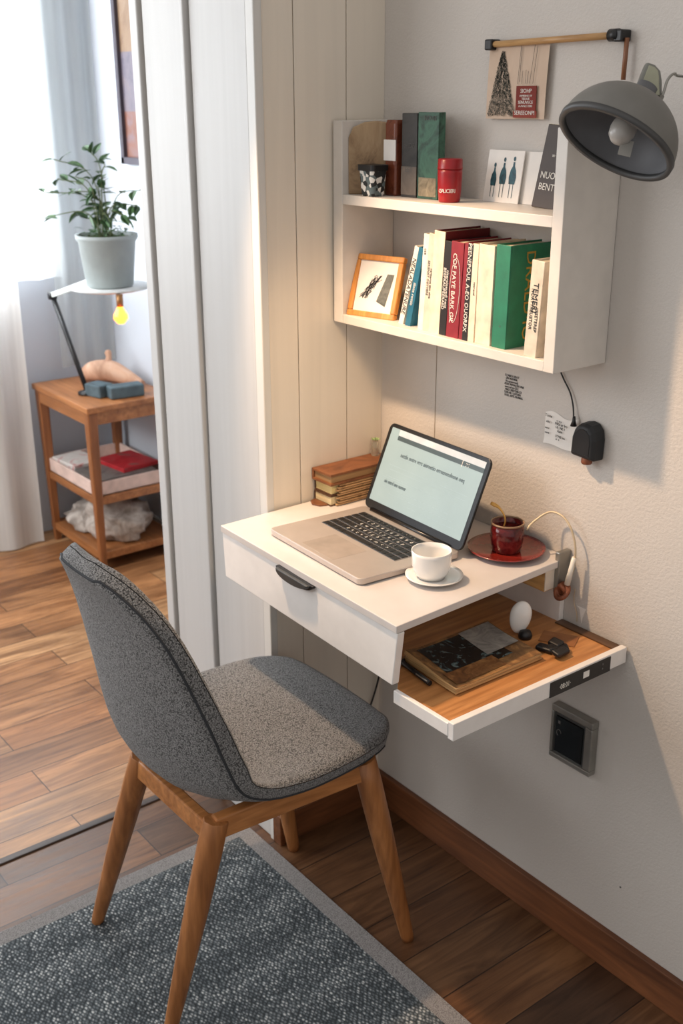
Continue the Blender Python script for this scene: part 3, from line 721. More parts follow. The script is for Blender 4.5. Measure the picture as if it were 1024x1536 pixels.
for (v, u0, u1, h) in ((.66, .2, .5, .008), (.55, .12, .9, .0035), (.50, .14, .9, .003), (.42, .12, .5, .004), (.30, .12, .80, .004), (.24, .2, .86, .004), (.18, .3, .9, .004), (.40, .1, .7, .003)):
    u = u0
    while u < u1:
        w = rl.uniform(.01, .04) if h > .0036 else .12
        strip(mb, u, min(u1, u+w), v, v+h, .0004, .0008); u += w+(.012 if h > .0036 else 0)
obj('faint_lines', mb, M['screen_faint'], LD)
text('heading', 'nettle notre vrrs ainreetio erreeneedeene oeq', .0115, sp(.52, .69, .001), right, upv, M['screen_ink'], LD, sx=.82)
text('subheading', 'oie entrd une nuoner', .0105, sp(.24, .36, .001), right, upv, M['screen_ink'], LD, sx=.7)
text('menu_lettering', '· *', .016, sp(.46, .90, .001), right, upv, M['paper'], LD)
text('menu_marks', '|  :·:', .013, sp(.80, .86, .001), right, upv, M['paper'], LD)

# ================================================================ CUPS
def cup_profile(s=1): return [(0, .0045*s), (.018*s, .0045*s), (.020*s, .001), (.022*s, .001), (.0275*s, .010*s), (.0305*s, .022*s), (.0315*s, .040*s), (.0315*s, .0455*s), (.0300*s, .0455*s), (.0295*s, .036*s), (.0275*s, .018*s), (.020*s, .009*s), (0, .008*s)]
T = thing('saucer', 'round white china saucer beside the laptop', 'saucer', (.437, -.238, Z))
obj('dish', MB().lathe([(0, .0), (.020, 0), (.024, .0015), (.040, .0055), (.0465, .0085), (.0468, .0100), (.040, .0078), (.024, .0042), (0, .0038)], (.431, -.243, Z), 56), M['china'], T)
T = thing('coffee_cup', 'white china cup on the white saucer beside the laptop', 'cup', (.432, -.242, Z+.0045))
obj('bowl', MB().lathe(cup_profile(1.03), (.427, -.246, Z+.0043), 56), M['china'], T)
T = thing('saucer', 'dark red glazed plate at the back right of the desk', 'saucer', (.402, -.042, Z))
obj('dish', MB().lathe([(0, 0), (.030, 0), (.034, .0015), (.058, .006), (.066, .0095), (.0665, .0112), (.060, .0092), (.034, .0048), (0, .0045)], (.423, -.070, Z), 60), M['redglaze'], T)
T = thing('tea_cup', 'dark red glazed cup on the red plate with a spoon in it', 'cup', (.408, -.072, Z+.0048))
cx, cy = .425, -.072
obj('bowl', MB().lathe([(0, .003), (.020, .003), (.022, 0), (.024, .002), (.0275, .018), (.0285, .034), (.0275, .050), (.0262, .050), (.026, .034), (.022, .010), (0, .008)], (cx, cy, Z+.005), 48), M['redcup'], T)
obj('tea', MB().lathe([(0, .042), (.0262, .042)], (cx, cy, Z+.005), 40), M['coffee'], T, recalc=False)
obj('rim', MB().lathe([(.0265, .0495), (.0285, .0495), (.0285, .0525), (.0265, .0525)], (cx, cy, Z+.005), 48, close=True), plain('glaze_rim', (150, 120, 92), .3), T)
T = thing('spoon', 'small honey-coloured spoon handle sticking up from the red cup', 'spoon', (cx, cy, Z+.05))
obj('handle', MB().tube(spline([(cx-.012, cy-.004, Z+.030), (cx-.006, cy, Z+.058), (cx-.014, cy-.006, Z+.078), (cx-.028, cy-.014, Z+.086)], 6), [.0014]*10+[.0016, .0018, .002, .0024, .003, .0034, .0036, .0034, .0026], 8), plain('honey', (222, 168, 84), .3, .1), T)

# ivory cable arcing from behind the red cup to the bracket
T = thing('curved_cable', 'thin ivory cable arcing from the red cup down to the desk bracket', 'cable', (.5, -.02, .70))
obj('wire', MB().tube(spline([(.452, -.055, .796), (.456, -.040, .810), (.471, -.022, .826), (.495, -.018, .826), (.514, -.018, .813), (.526, -.018, .79), (.530, -.018, .765), (.528, -.02, .735), (.520, -.024, .71)], 7), .0019, 8), M['cable'], T)
obj('plug_sleeve', MB().tube([(.5285, -.018, .762), (.522, -.024, .712)], [.0040, .0052], 12), plain('sleeve_white', (226, 220, 208), .4), T)
kn = MB()
for k in range(3):
    a = k*1.1
    kn.tube([(.516+.011*cos(t)*cos(a*.5), -.028+.009*sin(t)*cos(a), .699+.011*sin(t)) for t in [2*pi*i/20 for i in range(20)]], .0042, 8, closed=True)
obj('knot', kn, M['copper'], T)
obj('loose_end', MB().tube(spline([(.525, -.006, .70), (.522, -.003, .675), (.530, -.003, .655), (.532, -.003, .64)], 5), .0008, 6), M['cable'], T)
T = thing('paper_scrap', 'tiny torn white paper scrap on the wall below the bracket', 'paper', (.54, 0, .64))
obj('scrap', MB().hexa([(.528, -.001, .668), (.534, -.001, .664), (.540, -.001, .640), (.541, -.001, .650), (.547, -.001, .668)][::-1], [(.528, -.0002, .668), (.534, -.0002, .664), (.540, -.0002, .640), (.541, -.0002, .650), (.547, -.0002, .668)][::-1]), M['paper'], T)

# ================================================================ BOOK STACK ON DESK
M['leather'] = blotch('brown_leather', [(84, 48, 26), (120, 74, 44), (140, 90, 54)], 14, .5)
M['leather2'] = blotch('dark_brown_cover', [(58, 38, 26), (90, 62, 42)], 14, .5)
M['creampg'] = pages('cream_pages', (238, 222, 180), 'z', 1500)
def lying(label, x0, x1, y0, y1, z0, z1, cover, pg, rz=0, ct=.0028, lip=.002):
    c = ((x0+x1)/2, (y0+y1)/2, z0)
    t = thing('book', label, 'book', c, (0, 0, rz), 'books stacked flat on the desk')
    w, d, h = (x1-x0)/2, (y1-y0)/2, z1-z0
    b = MB().box((-w, -d, 0), (w, d, ct)); b.box((-w, -d, h-ct), (w, d, h)); b.box((-w, -d, ct), (-w+ct, d, h-ct))
    obj('cover', b, cover, t, .0008, world=False)
    obj('page_block', MB().box((-w+ct, -d+lip, ct+.0001), (w-lip, d-lip, h-ct-.0001)), pg, t, world=False)
    return t
lying('bottom book of the desk stack, brown cover with cream pages', .007, .060, -.170, -.020, Z, Z+.021, M['leather2'], M['creampg'])
lying('middle book of the desk stack, dark cover with yellow-cream pages', .006, .060, -.168, -.020, Z+.0212, Z+.0425, M['leather2'], pages('yellow_pages', (240, 222, 162), 'z', 1500))
t = lying('top book of the desk stack, smooth tan-brown leather cover', .006, .066, -.174, -.012, Z+.0427, Z+.066, M['leather'], pages('brown_pages', (176, 140, 98), 'z', 1500), ct=.005, lip=.004)
T = thing('paper_sheets', 'loose brown-edged sheets sticking out beside the middle stacked book', 'papers', (.064, -.09, Z))
b = MB()
for k, z in enumerate((.0015, .006, .0105, .015, .0205, .025, .030, .0345, .039)):
    b.box((.0608, -.160+.004*(k%3), Z+z), (.0665+.0015*(k%2), -.03, Z+z+.0028))
obj('sheets', b, blotch('sheet_edges', [(110, 78, 50), (186, 150, 108), (150, 112, 74)], 40), T, .0003)
T = thing('leather_strap', 'small orange-brown leather tab poking out under the bottom stacked book', 'strap', (.03, -.18, Z))
obj('tab', MB().hexa([(.010, -.171, Z+.0003), (.052, -.171, Z+.0003), (.046, -.186, Z+.0003), (.030, -.192, Z+.0003), (.014, -.184, Z+.0003)][::-1], [(.010, -.171, Z+.004), (.052, -.171, Z+.004), (.046, -.186, Z+.0035), (.030, -.192, Z+.003), (.014, -.184, Z+.0035)][::-1]), M['leather'], T, .001)
# glass vial with sprig
M['glass'] = plain('pale_glass', (232, 236, 226), .05, trans=.9, alpha=.55)
T = thing('glass_vial', 'small clear glass vial with a green sprig on the stacked books', 'vase', (.025, -.03, Z+.066))
obj('vial', MB().lathe([(0, 0), (.008, 0), (.009, .003), (.008, .026), (.0065, .030), (.0075, .032), (.006, .032), (.0068, .026), (.0078, .004), (0, .002)], (.022, -.030, Z+.0662), 24), M['glass'], T)
mb = MB()
for k in range(7):
    a = k*2.4; leaf(mb, Vector((.022, -.03, Z+.095)), Vector((cos(a), sin(a), .9)), .012, .0035, Vector((0, 0, 1)))
obj('sprig', mb, plain('pale_green', (150, 176, 120), .6), T, recalc=False)

# ================================================================ SHELF UNIT
SH = thing('wall_shelf', 'white two-tier open wall shelf above the desk', 'shelf', (.275, -.06, 1.09))
obj('side_panel', MB().box((.008, -.12, 1.0905), (.034, -.0008, 1.441)), M['shelfwhite'], SH, .0012)
obj('side_panel', MB().box((.525, -.12, 1.0905), (.5455, -.0008, 1.438)), M['shelfwhite'], SH, .0012)
obj('shelf_board', MB().box((.034, -.1195, 1.0905), (.525, -.0008, 1.1065)), M['shelfwhite'], SH, .001)
obj('shelf_board', MB().box((.034, -.1195, 1.3015), (.525, -.0008, 1.318)), M['shelfwhite'], SH, .001)

# ---- books on lower shelf
def vbook(label, x0, x1, y0, y1, h, cover, pg, lean=0, txt=None, tsize=.011, tmat=None, thick=None, zb=1.1067, name='book', second=None, tpos=.5, sidetext=None, tsx=1.0, group='books on the lower shelf', nocover=False):
    """x0..x1 at the foot; leans by 'lean' metres over its height (top to the right)"""
    w = x1-x0; ang = math.atan2(lean, h)
    T = thing(name, label, 'book', (x0, y0, zb + (w*sin(ang) if ang > 0 else 0)*0), (0, ang, 0), group)
    d = y1-y0; ct = min(.0022, w*.18)
    if nocover:
        obj('page_block', MB().box((0, 0, 0), (w, d, h)), pg, T, .001, world=False)
    else:
        b = MB().box((0, 0, 0), (w, ct, h)); b.box((0, ct, 0), (ct, d, h)); b.box((w-ct, ct, 0), (w, d, h))
        obj('cover', b, cover, T, .0008, world=False)
        obj('page_block', MB().box((ct, ct, .002), (w-ct, d-.003, h-.003)), pg, T, world=False)
    if txt:
        for k, (s, xo, zo, sz, mt) in enumerate(txt):
            text('spine_lettering', s, sz, (w*xo, -.0004, h*zo), (0, 0, -1), (1, 0, 0), mt, T, world=False, sx=tsx)
    if sidetext:
        s, yo, zo, sz, mt = sidetext
        text('cover_lettering', s, sz, (w+.0004, d*yo, h*zo), (0, 0, -1), (0, 1, 0), mt, T, world=False, sx=1.1)
    return T
WI, BI, GI = M['whiteink'], M['ink'], M['greyink']
pg = pages('book_pages', (226, 214, 188), 'x')
cv = {k: plain('cover_'+k, c, .55, var=.08, scale=40) for k, c in dict(white=(226, 220, 208), teal=(26, 98, 124), cream=(222, 208, 186), crimson=(128, 26, 40), black=(28, 24, 26), darkred=(104, 18, 24), green=(30, 112, 84), news=(208, 196, 178)).items()}
yf = -.104
leanT = .064
vbook('slim white book with black print, leaning first from the left among the shelf books', .160, .172, yf+.010, -.006, .143, cv['white'], pg, lean=.042, txt=[('NEALADATENURE', .5, .5, .0125, BI)])
vbook('blue-teal paperback leaning second from the left on the lower shelf', .182, .1955, yf+.006, -.006, .141, cv['teal'], pg, lean=.034, txt=[('ilinte rottie', .5, .42, .009, WI)])
vbook('plain white spine beside the teal paperback on the lower shelf', .2185, .232, yf+.003, -.004, .161, cv['white'], pg, lean=.012, txt=[('cae', .5, .82, .008, GI)])
vbook('cream book with fine brown and grey print left of the tall cream book', .2335, .250, yf+.001, -.004, .163, cv['news'], pg, lean=.012, txt=[('SERIENAT OSITVERE', .28, .55, .0065, GI), ('nerttorue atm eine', .7, .5, .0065, BI)])
vbook('tallest cream-spined book with a dark red cover on the lower shelf', .2515, .276, yf, -.003, .169, cv['darkred'], pg, lean=.010)
vbook('narrow black spine with white lettering left of the crimson book', .278, .294, yf-.002, -.004, .155, cv['black'], pg, lean=.010, txt=[('BEEPRAUPEERAED', .28, .5, .0085, WI), ('nitereineuedi nete', .72, .5, .0085, WI)])
vbook('crimson hardback with white script and a thin oval ornament', .296, .325, yf-.003, -.004, .156, cv['crimson'], pg, lean=.008, txt=[('COF PAYE BARK GIL', .36, .52, .0125, WI)])
vbook('black and crimson spine with bold white lettering right of the crimson hardback', .3265, .346, yf-.003, -.004, .156, cv['crimson'], pg, lean=.008, txt=[('PEENEPOUL A-EO OUORPX', .66, .55, .0115, WI)])
vbook('thin cream paperback between the bold-lettered spine and the thick cream book', .3475, .3615, yf-.003, -.006, .156, cv['cream'], pg, lean=.005, txt=[('neeneuei', .62, .55, .006, GI)])
vbook('thick plain cream book left of the green hardback', .364, .398, yf-.003, -.004, .157, cv['cream'], pg, lean=.003)
vbook('thick emerald green hardback with gold lettering on its side', .402, .432, yf-.003, -.008, .160, cv['green'], pg, lean=.003, txt=[('·i·', .55, .22, .008, M['greyink'])], sidetext=('DRALD·IO', .45, .50, .028, M['gold']))
t = vbook('worn newsprint-covered book standing last on the right of the lower shelf', .478, .503, yf-.010, -.012, .146, cv['news'], pg, lean=.008, txt=[('NORTTREUETOR', .3, .5, .008, BI), ('IIESETEREP', .72, .4, .008, BI), ('TEMERI', .5, .62, .014, BI)])
# pale spine strip on the tall cream book & black half on bold spine
for o in list(COL.objects):
    if o.get('label', '').startswith('tallest cream'):
        obj('spine_cloth', MB().box((-.0006, -.0012, 0), (.0252, .0006, .169)), cv['cream'], o, .0005, world=False)
    if o.get('label', '').startswith('black and crimson'):
        obj('black_band', MB().box((.0085, -.0003, 0), (.0199, .0004, .155)), cv['black'], o, world=False)
    if o.get('label', '').startswith('crimson hardback'):
        pts = [(.0145+.0115*cos(a), -.0005, .078+.052*sin(a)) for a in [2*pi*i/40 for i in range(40)]]
        obj('oval_ornament', MB().tube(pts, .0005, 5, closed=True), M['whiteink'], o, world=False)
T = thing('book', 'small brown book standing behind the wooden photo frame', 'book', (.140, -.055, 1.1067), (0, .12, 0))
obj('cover', MB().box((0, 0, 0), (.012, .05, .085)), M['leather'], T, .001, world=False)
obj('page_block', MB().box((.002, .001, .0852), (.010, .048, .0856)), pg, T, world=False)

# ---- photo frame on lower shelf (leaning back)
fa = radians(17)
T = thing('photo_frame', 'honey wood photo frame with grey brushstroke print on the lower shelf', 'picture frame', (.0885, -.102, 1.1068), (-fa, 0, radians(14)))
w, h, fw = .106, .112, .0105
b = MB()
b.box((-w/2, 0, 0), (w/2, .012, fw)); b.box((-w/2, 0, h-fw), (w/2, .012, h)); b.box((-w/2, 0, fw), (-w/2+fw, .012, h-fw)); b.box((w/2-fw, 0, fw), (w/2, .012, h-fw))
obj('frame', b, M['frame_wood'], T, .002, world=False)
obj('mount', MB().box((-w/2+fw, .004, fw), (w/2-fw, .008, h-fw)), M['paper'], T, world=False)
mb = MB(); rr_ = random.Random(2)
for i in range(90):
    t = rr_.random(); x = -.024+.026*t+rr_.uniform(-.006, .006); z = .038+.036*t+rr_.uniform(-.006, .006)
    a = radians(55)+rr_.uniform(-.5, .5); l = rr_.uniform(.002, .006)
    dx, dz = cos(a)*l, sin(a)*l
    mb.poly([(x-dx, .0036, z-dz), (x-dx+.0008, .0036, z-dz-.0006), (x+dx+.0008, .0036, z+dz-.0006), (x+dx, .0036, z+dz)])
obj('brushstroke_print', mb, M['ink'], T, world=False)
obj('dark_patch_print', MB().poly([(.006, .0036, .030), (.027, .0036, .022), (.036, .0036, .080), (.021, .0036, .080)]), blotch('patch', [(70, 74, 70), (116, 118, 112)], 60), T, world=False)

# ---- upper shelf
ZS = 1.3183
T = thing('wooden_board', 'brown weathered wooden board with rounded corner on the upper shelf', 'board', (.055, -.02, ZS))
pts = [(.0355, .0), (.060, .0), (.058, .119), (.050, .122), (.044, .120), (.038, .112), (.0355, .095)]
b = MB().hexa([(.036+(x-.0355)*2.2, -.108+(x-.0355)*2.4-.0, ZS+z) for x, z in pts], [(.036+(x-.0355)*2.2-.006, -.100+(x-.0355)*2.4, ZS+z) for x, z in pts])
obj('board', b, blotch('weathered_board', [(84, 62, 42), (150, 122, 90), (172, 146, 112), (120, 92, 62)], 9, .6), T, .002)
T = thing('storage_jar', 'small black-lidded jar with black and white pattern on the upper shelf', 'jar', (.066, -.085, ZS))
def rbox(w, d, r, c, z, k=4):
    out = []
    for sx_, sy_, a0 in ((1, 1, 0), (-1, 1, pi/2), (-1, -1, pi), (1, -1, 1.5*pi)):
        for i in range(k+1): a = a0+pi/2*i/k; out.append((c[0]+sx_*(w/2-r)+r*cos(a), c[1]+sy_*(d/2-r)+r*sin(a), z))
    return out
def rbox_h(mb, dims, c):
    rings = [[mb.bm.verts.new(p) for p in rbox(w, d, r, c, z)] for w, d, r, z in dims]
    for A, B in zip(rings, rings[1:]):
        for j in range(len(A)): mb._f([A[j], A[(j+1)%len(A)], B[(j+1)%len(A)], B[j]], False)
    mb._f(list(reversed(rings[0]))); mb._f(rings[-1]); return mb
m, nt, bb = newmat('black_white_pattern')
vo = N(nt, 'ShaderNodeTexVoronoi', Scale=130.0); L(nt, coords(nt, world=False), vo.inputs['Vector'])
r = ramp(nt, vo.outputs['Color'], [(0, (30, 34, 36)), (.45, (226, 224, 218)), (.7, (96, 110, 112))], 'CONSTANT'); L(nt, r.outputs[0], bb.inputs['Base Color']); M['bw'] = m
jc = (.092, -.098)
obj('body', rbox_h(MB(), [(.030, .026, .006, ZS), (.034, .030, .007, ZS+.004), (.040, .034, .007, ZS+.042)], jc), M['bw'], T)
obj('lid', rbox_h(MB(), [(.044, .037, .006, ZS+.042), (.045, .038, .006, ZS+.052)], jc), M['black'], T, .001)
T = thing('brown_bottle', 'amber-brown square bottle with white label behind the patterned jar', 'bottle', (.112, -.05, ZS))
M['amber'] = blotch('amber_glass', [(70, 32, 22), (116, 62, 42), (92, 44, 32)], 30, .25)
obj('bottle', rbox_h(MB(), [(.028, .026, .005, ZS), (.030, .028, .005, ZS+.003), (.030, .028, .005, ZS+.118), (.026, .024, .005, ZS+.124)], (.106, -.058)), M['amber'], T)
obj('label_band', MB().box((.0905, -.0732, ZS+.058), (.1215, -.0718, ZS+.092)), M['paper'], T)
def ubook(label, x0, x1, y0, y1, h, cover, pgm, txts, extra=None):
    T = thing('book', label, 'book', (x0, y0, ZS), (0, 0, 0)); w = x1-x0; d = y1-y0; ct = min(.0025, (x1-x0)*.1)
    b = MB().box((0, 0, 0), (w, ct, h)); b.box((0, ct, 0), (ct, d, h)); b.box((w-ct, ct, 0), (w, d, h))
    obj('cover', b, cover, T, .0008, world=False); obj('page_block', MB().box((ct, ct, .002), (w-ct, d-.003, h-.003)), pgm, T, world=False)
    for s, xo, zo, sz, mt, vert in txts:
        text('spine_lettering', s, sz, (w*xo, -.0005, h*zo), (1, 0, 0) if not vert else (0, 0, -1), (0, 0, 1) if not vert else (1, 0, 0), mt, T, world=False)
    return T
t1 = ubook('black-spined hardback with grey bands and faint lettering on the upper shelf', .1345, .173, -.070, -.012, .135, blotch('black_grey_cover', [(26, 26, 26), (52, 50, 48), (36, 34, 32)], 20), pg, [('oriIDP', .5, .62, .010, M['greyink'], False), ('EET', .5, .33, .012, M['greyink'], False)])
obj('grey_band', MB().box((0, -.0006, .004), (.0385, .0004, .050)), blotch('grey_band', [(92, 82, 74), (120, 108, 96)], 30), t1, world=False)
t2 = ubook('marbled green hardback with worn beige foot on the upper shelf', .1755, .226, -.070, -.055, .137, blotch('green_marble', [(40, 70, 56), (62, 104, 84), (36, 60, 50), (104, 128, 108)], 16), pg, [('IVOVIS', .6, .93, .010, M['greyink'], False)])
obj('beige_band', MB().box((.004, -.0007, .004), (.047, .0004, .034)), blotch('beige_band', [(110, 98, 76), (164, 150, 122)], 60), t2, world=False)
T = thing('red_canister', 'bright red lidded canister with white lettering in the middle of the upper shelf', 'canister', (.245, -.072, ZS))
cr = plain('canister_red', (146, 14, 22), .3, var=.08)
obj('body', MB().lathe([(0, 0), (.0165, 0), (.0175, .002), (.0192, .020), (.0200, .046), (.0196, .052), (0, .052)], (.264, -.078, ZS), 40), cr, T)
obj('lid', MB().lathe([(0, .0515), (.0206, .0515), (.0206, .053), (.0200, .0545), (.0200, .066), (.0184, .0675), (0, .0675)], (.264, -.078, ZS), 40), cr, T)
# wrapped text around body: individual letters
s = 'CSALICIERI'
for k, chh in enumerate(s):
    a = radians(-90+34) + (k-(len(s)-1)/2)*.155; r_ = .0194
    text('lettering', chh, .0085, (.264+r_*cos(a), -.078+r_*sin(a), ZS+.018), (-sin(a), cos(a), 0), (0, 0, 1), M['whiteink'], T)
T = thing('art_card', 'white card painted with three blue-green bottle figures leaning on the wall', 'card', (.33, -.02, ZS))
al = radians(6)
def cp(x, z, d=0): return (x, -.022+z*.15-d, ZS+z)
obj('card', MB().hexa([cp(.286, 0), cp(.364, 0), cp(.364, .080), cp(.286, .080)], [cp(.286, 0, .0018), cp(.364, 0, .0018), cp(.364, .080, .0018), cp(.286, .080, .0018)]), M['paper'], T)
mb = MB()
for cx_, s_ in ((.304, .88), (.324, 1.02), (.345, 1.05)):
    body = [(-.006, .024), (.006, .024), (.0075, .034), (.0055, .044), (.002, .050), (.0018, .056), (-.0018, .056), (-.002, .050), (-.0055, .044), (-.0075, .034)]
    mb.poly([cp(cx_+x*s_, z*s_+.004, .0022) for x, z in body])
    mb.poly([cp(cx_+.0026*cos(a), .0625*s_+.0036*sin(a)+.002, .0022) for a in [2*pi*i/10 for i in range(10)]])
    for dx in (-.004, .003): mb.poly([cp(cx_+dx, .008, .0022), cp(cx_+dx+.0012, .008, .0022), cp(cx_+dx+.0012, .03, .0022), cp(cx_+dx, .03, .0022)])
obj('figure_print', mb, blotch('bluegreen_ink', [(20, 30, 34), (30, 76, 88), (44, 100, 108)], 60), T)
T = thing('blank_card', 'plain white card behind the painted one on the upper shelf', 'card', (.37, -.012, ZS))
obj('card', MB().hexa([(.350, -.0145, ZS), (.402, -.0145, ZS), (.402, -.003, ZS+.079), (.350, -.003, ZS+.079)], [(.350, -.0165, ZS), (.402, -.0165, ZS), (.402, -.005, ZS+.079), (.350, -.005, ZS+.079)]), M['paper'], T)
T = thing('book', 'dark brown hardback leaning face out at the right end of the upper shelf', 'book', (.444, -.048, ZS), (radians(-10), radians(3.5), 0))
w, h, d = .056, .122, .010
obj('cover', MB().box((-w/2, 0, 0), (w/2, d, h)), plain('umber_cover', (58, 46, 40), .5), T, .001, world=False)
obj('page_block', MB().box((-w/2+.002, .001, h-.001), (w/2-.001, d-.002, h+.0006)), pg, T, world=False)
obj('page_edge', MB().box((-w/2+.001, .0016, -.0004), (w/2-.001, d-.002, .001)), pg, T, world=False)
for s, z, x, sz in (('L', .104, .004, .013), ('an', .078, -.004, .007), ('NUORE', .048, .000, .0145), ('BENTO', .031, .000, .0145)):
    text('title_lettering', s, sz, (x, -.0005, z), (1, 0, 0), (0, 0, 1), M['whiteink'], T, world=False, sx=.9)

# ================================================================ ROD + POSTER
T = thing('hanging_rod', 'wooden rod with black end clamps fixed high on the wall', 'rod', (.41, 0, 1.5))
obj('rod', MB().tube([(.285, -.014, 1.5555), (.535, -.014, 1.559)], .0048, 12), M['dowel'], T)
for x, z in ((.283, 1.556), (.538, 1.559)):
    b = MB().box((x-.009, -.022, z-.009), (x+.006, -.0005, z+.007)); obj('clamp', b, M['black'], T, .002)
obj('clamp_knob', MB().lathe([(0, -.008), (.0085, -.008), (.0085, .008), (0, .008)], (0,0,0), 16, Matrix.Translation((.527, -.016, 1.559)) @ Matrix.Rotation(pi/2, 4, 'Y')), M['black'], T)
obj('dowel_drop', MB().tube([(.546, -.012, 1.555), (.545, -.012, 1.500)], .0034, 10), wood('drop_wood', (120, 76, 50), (150, 100, 68), 'z'), T)
T = thing('poster', 'small beige botanical poster with fir tree and red text block under the rod', 'poster', (.34, 0, 1.445))
PY = -.009
def pp(x, z, d=0): return (x, PY-d, z)
obj('sheet', MB().grid(lambda u, v: Vector((.2755+.1255*u+(-.0045)*(1-v), PY-.0012*sin(v*3)-.001*sin(u*6), 1.4455+.111*v)), 14, 10), blotch('poster_paper', [(196, 172, 150), (208, 186, 166)], 10, .8, bmp=0), T, recalc=False)
mb = MB(); rt = random.Random(11)
tx, tb, tt = .3065, 1.449, 1.546
for i in range(2300):
    f = rt.random()**.72; z = tt-(tt-tb)*f*.98; hw = .0285*(f**.85)+.001
    s_ = rt.uniform(-1, 1); x = tx + s_*hw
    a = radians(-62 if s_ > 0 else -118)+rt.uniform(-.35, .35); a = -a if rt.random() < .25 else a
    l = rt.uniform(.0012, .0040); dx, dz = cos(a)*l, sin(a)*l; wv = .00045
    mb.poly([pp(x-wv, z, .003), pp(x+wv, z, .003), pp(x+dx+wv*.3, z+dz, .003), pp(x+dx-wv*.3, z+dz, .003)])
obj('tree_print', mb, plain('tree_ink', (70, 72, 64), .8), T)
mb = MB()
for x0_, z0_, x1_, z1_ in ((.340, 1.497, .3445, 1.552), (.344, 1.50, .346, 1.55), (.3655, 1.497, .373, 1.552), (.372, 1.497, .3785, 1.55), (.349, 1.497, .350, 1.516), (.356, 1.497, .357, 1.517), (.360, 1.497, .362, 1.515)):
    mb.poly([pp(x0_, z0_, .003), pp(x0_+.0007, z0_, .003), pp(x1_+.0007, z1_, .003), pp(x1_, z1_, .003)])
obj('line_drawing', mb, M['ink'], T)
obj('red_block', MB().box((.3395, PY-.0042, 1.453), (.3815, PY-.0030, 1.494)), plain('block_red', (122, 46, 36), .8), T)
obj('red_footer', MB().box((.3345, PY-.0040, 1.4475), (.3835, PY-.0029, 1.4575)), plain('footer_red', (136, 60, 48), .8), T)
for s, z, sz in (('SIOHP', 1.4865, .0085), ('AVMERNIE UV', 1.4795, .0042), ('TEEOUE', 1.4750, .0046), ('SENUVECE', 1.4700, .0066), ('A AVALE DERI', 1.4645, .0046)):
    text('lettering', s, sz, (.3605, PY-.0045, z), (1, 0, 0), (0, 0, 1), M['whiteink'], T)
text('footer_lettering', 'SEREEONPI', .0088, (.3590, PY-.0045, 1.4545), (1, 0, 0), (0, 0, 1), M['whiteink'], T)

# ================================================================ WALL ITEMS
T = thing('wall_sticker', 'block of tiny black lettering printed on the wall above the laptop', 'lettering', (.355, 0, .995))
for k, s in enumerate(('5 2 ABICA EDOT', '- EN MAMBNE', 'Fin uponorenda', 'ADEE ANVAS EN UNA', 'wanv.tuf on GS.E', 'MAD UERYTEN GT', 'TON HS 1 SUTUEN', '5UGL ADYL MUNNG')):
    text('lettering', s, .0056, (.3335+(k%3)*.0012, -.0008, 1.0325-k*.0049), (1, 0, 0), (0, 0, 1), M['ink'], T, align='LEFT', sx=.82)
T = thing('torn_note', 'torn white paper covered in handwriting behind the black wall device', 'note', (.465, 0, .93))
def np_(u, v): return Vector((.431+.072*u, -.0012-.004*max(0, .18-v)*3*(1), .935+.053*v+.004*sin(u*7)*(1 if v > .5 else .35)))
obj('sheet', MB().grid(np_, 14, 12), M['paper'], T, recalc=False)
for s, x, z, sz in (('Toote', .4335, .984, .0065), ('eiiu  -', .436, .974, .0065), ('vernr', .434, .963, .005), ('eumt', .4345, .955, .005), ('rr v n', .4585, .979, .0052), ('MRs ur lro', .4555, .974, .0068), ('UL  NE 1', .457, .968, .0060), ('Aam', .461, .962, .0066), ('STY0E ma.', .4575, .953, .0056), ('in  e', .459, .948, .005)):
    text('handwriting', s, sz, (x, -.0045, z), (1, 0, -.03), (0, 0, 1), M['ink'], T, align='LEFT', sx=.9)
T = thing('wall_device', 'black rounded device mounted on the wall with brown knob below', 'device', (.53, -.015, .94))
# rounded housing profile in the x-z plane, extruded off the wall
def hp(y, s):
    P = [(-.024, -.028), (.023, -.030), (.024, .004), (.021, .018), (.013, .0265), (.002, .029), (-.009, .0265), (-.018, .018), (-.0225, .004)]
    return [(.534+x*s, y, .966+z*s) for x, z in P]
mb = MB(); R0 = [mb.bm.verts.new(p) for p in hp(-.001, 1.03)]; R1 = [mb.bm.verts.new(p) for p in hp(-.022, 1.0)]; R2 = [mb.bm.verts.new(p) for p in hp(-.030, .84)]
for A_, B2 in ((R0, R1), (R1, R2)):
    for j in range(9): mb._f([A_[j], A_[(j+1)%9], B2[(j+1)%9], B2[j]])
mb._f(R2); mb._f(list(reversed(R0)))
obj('housing', mb, M['blackmatte'], T, .003, 3)
obj('side_panel', MB().hexa(hp(-.0302, .72), hp(-.0312, .70)), M['black'], T)
obj('knob', MB().lathe([(0, 0), (.008, 0), (.009, .002), (.009, .008), (.007, .012), (0, .013)], (.535, -.014, .9265), 24), M['copper'], T)
obj('cord', MB().tube(spline([(.449, -.004, 1.0895), (.4515, -.004, 1.075), (.466, -.004, 1.052), (.483, -.005, 1.032), (.492, -.006, 1.012), (.497, -.008, .992)], 7), .0013, 8), M['black'], T)
obj('cord_relief', MB().lathe([(0, 0), (.0055, 0), (.003, .008), (.0022, .016), (0, .016)], (.4985, -.009, .980), 16), M['black'], T)
T = thing('wall_socket', 'square steel-framed black wall socket low on the wall under the tray', 'socket', (.547, 0, .37))
x0, x1, z0, z1 = .5035, .5960, .368, .4745
b = MB(); fw = .010
for a in ((x0, x1, z1-fw*1.3, z1), (x0, x1, z0, z0+fw), (x0, x0+fw*.6, z0+fw, z1-fw*1.3), (x1-fw*1.6, x1, z0+fw, z1-fw*1.3)): b.box((a[0], -.018, a[2]), (a[1], -.0005, a[3]))
obj('frame', b, M['steel'], T, .002)
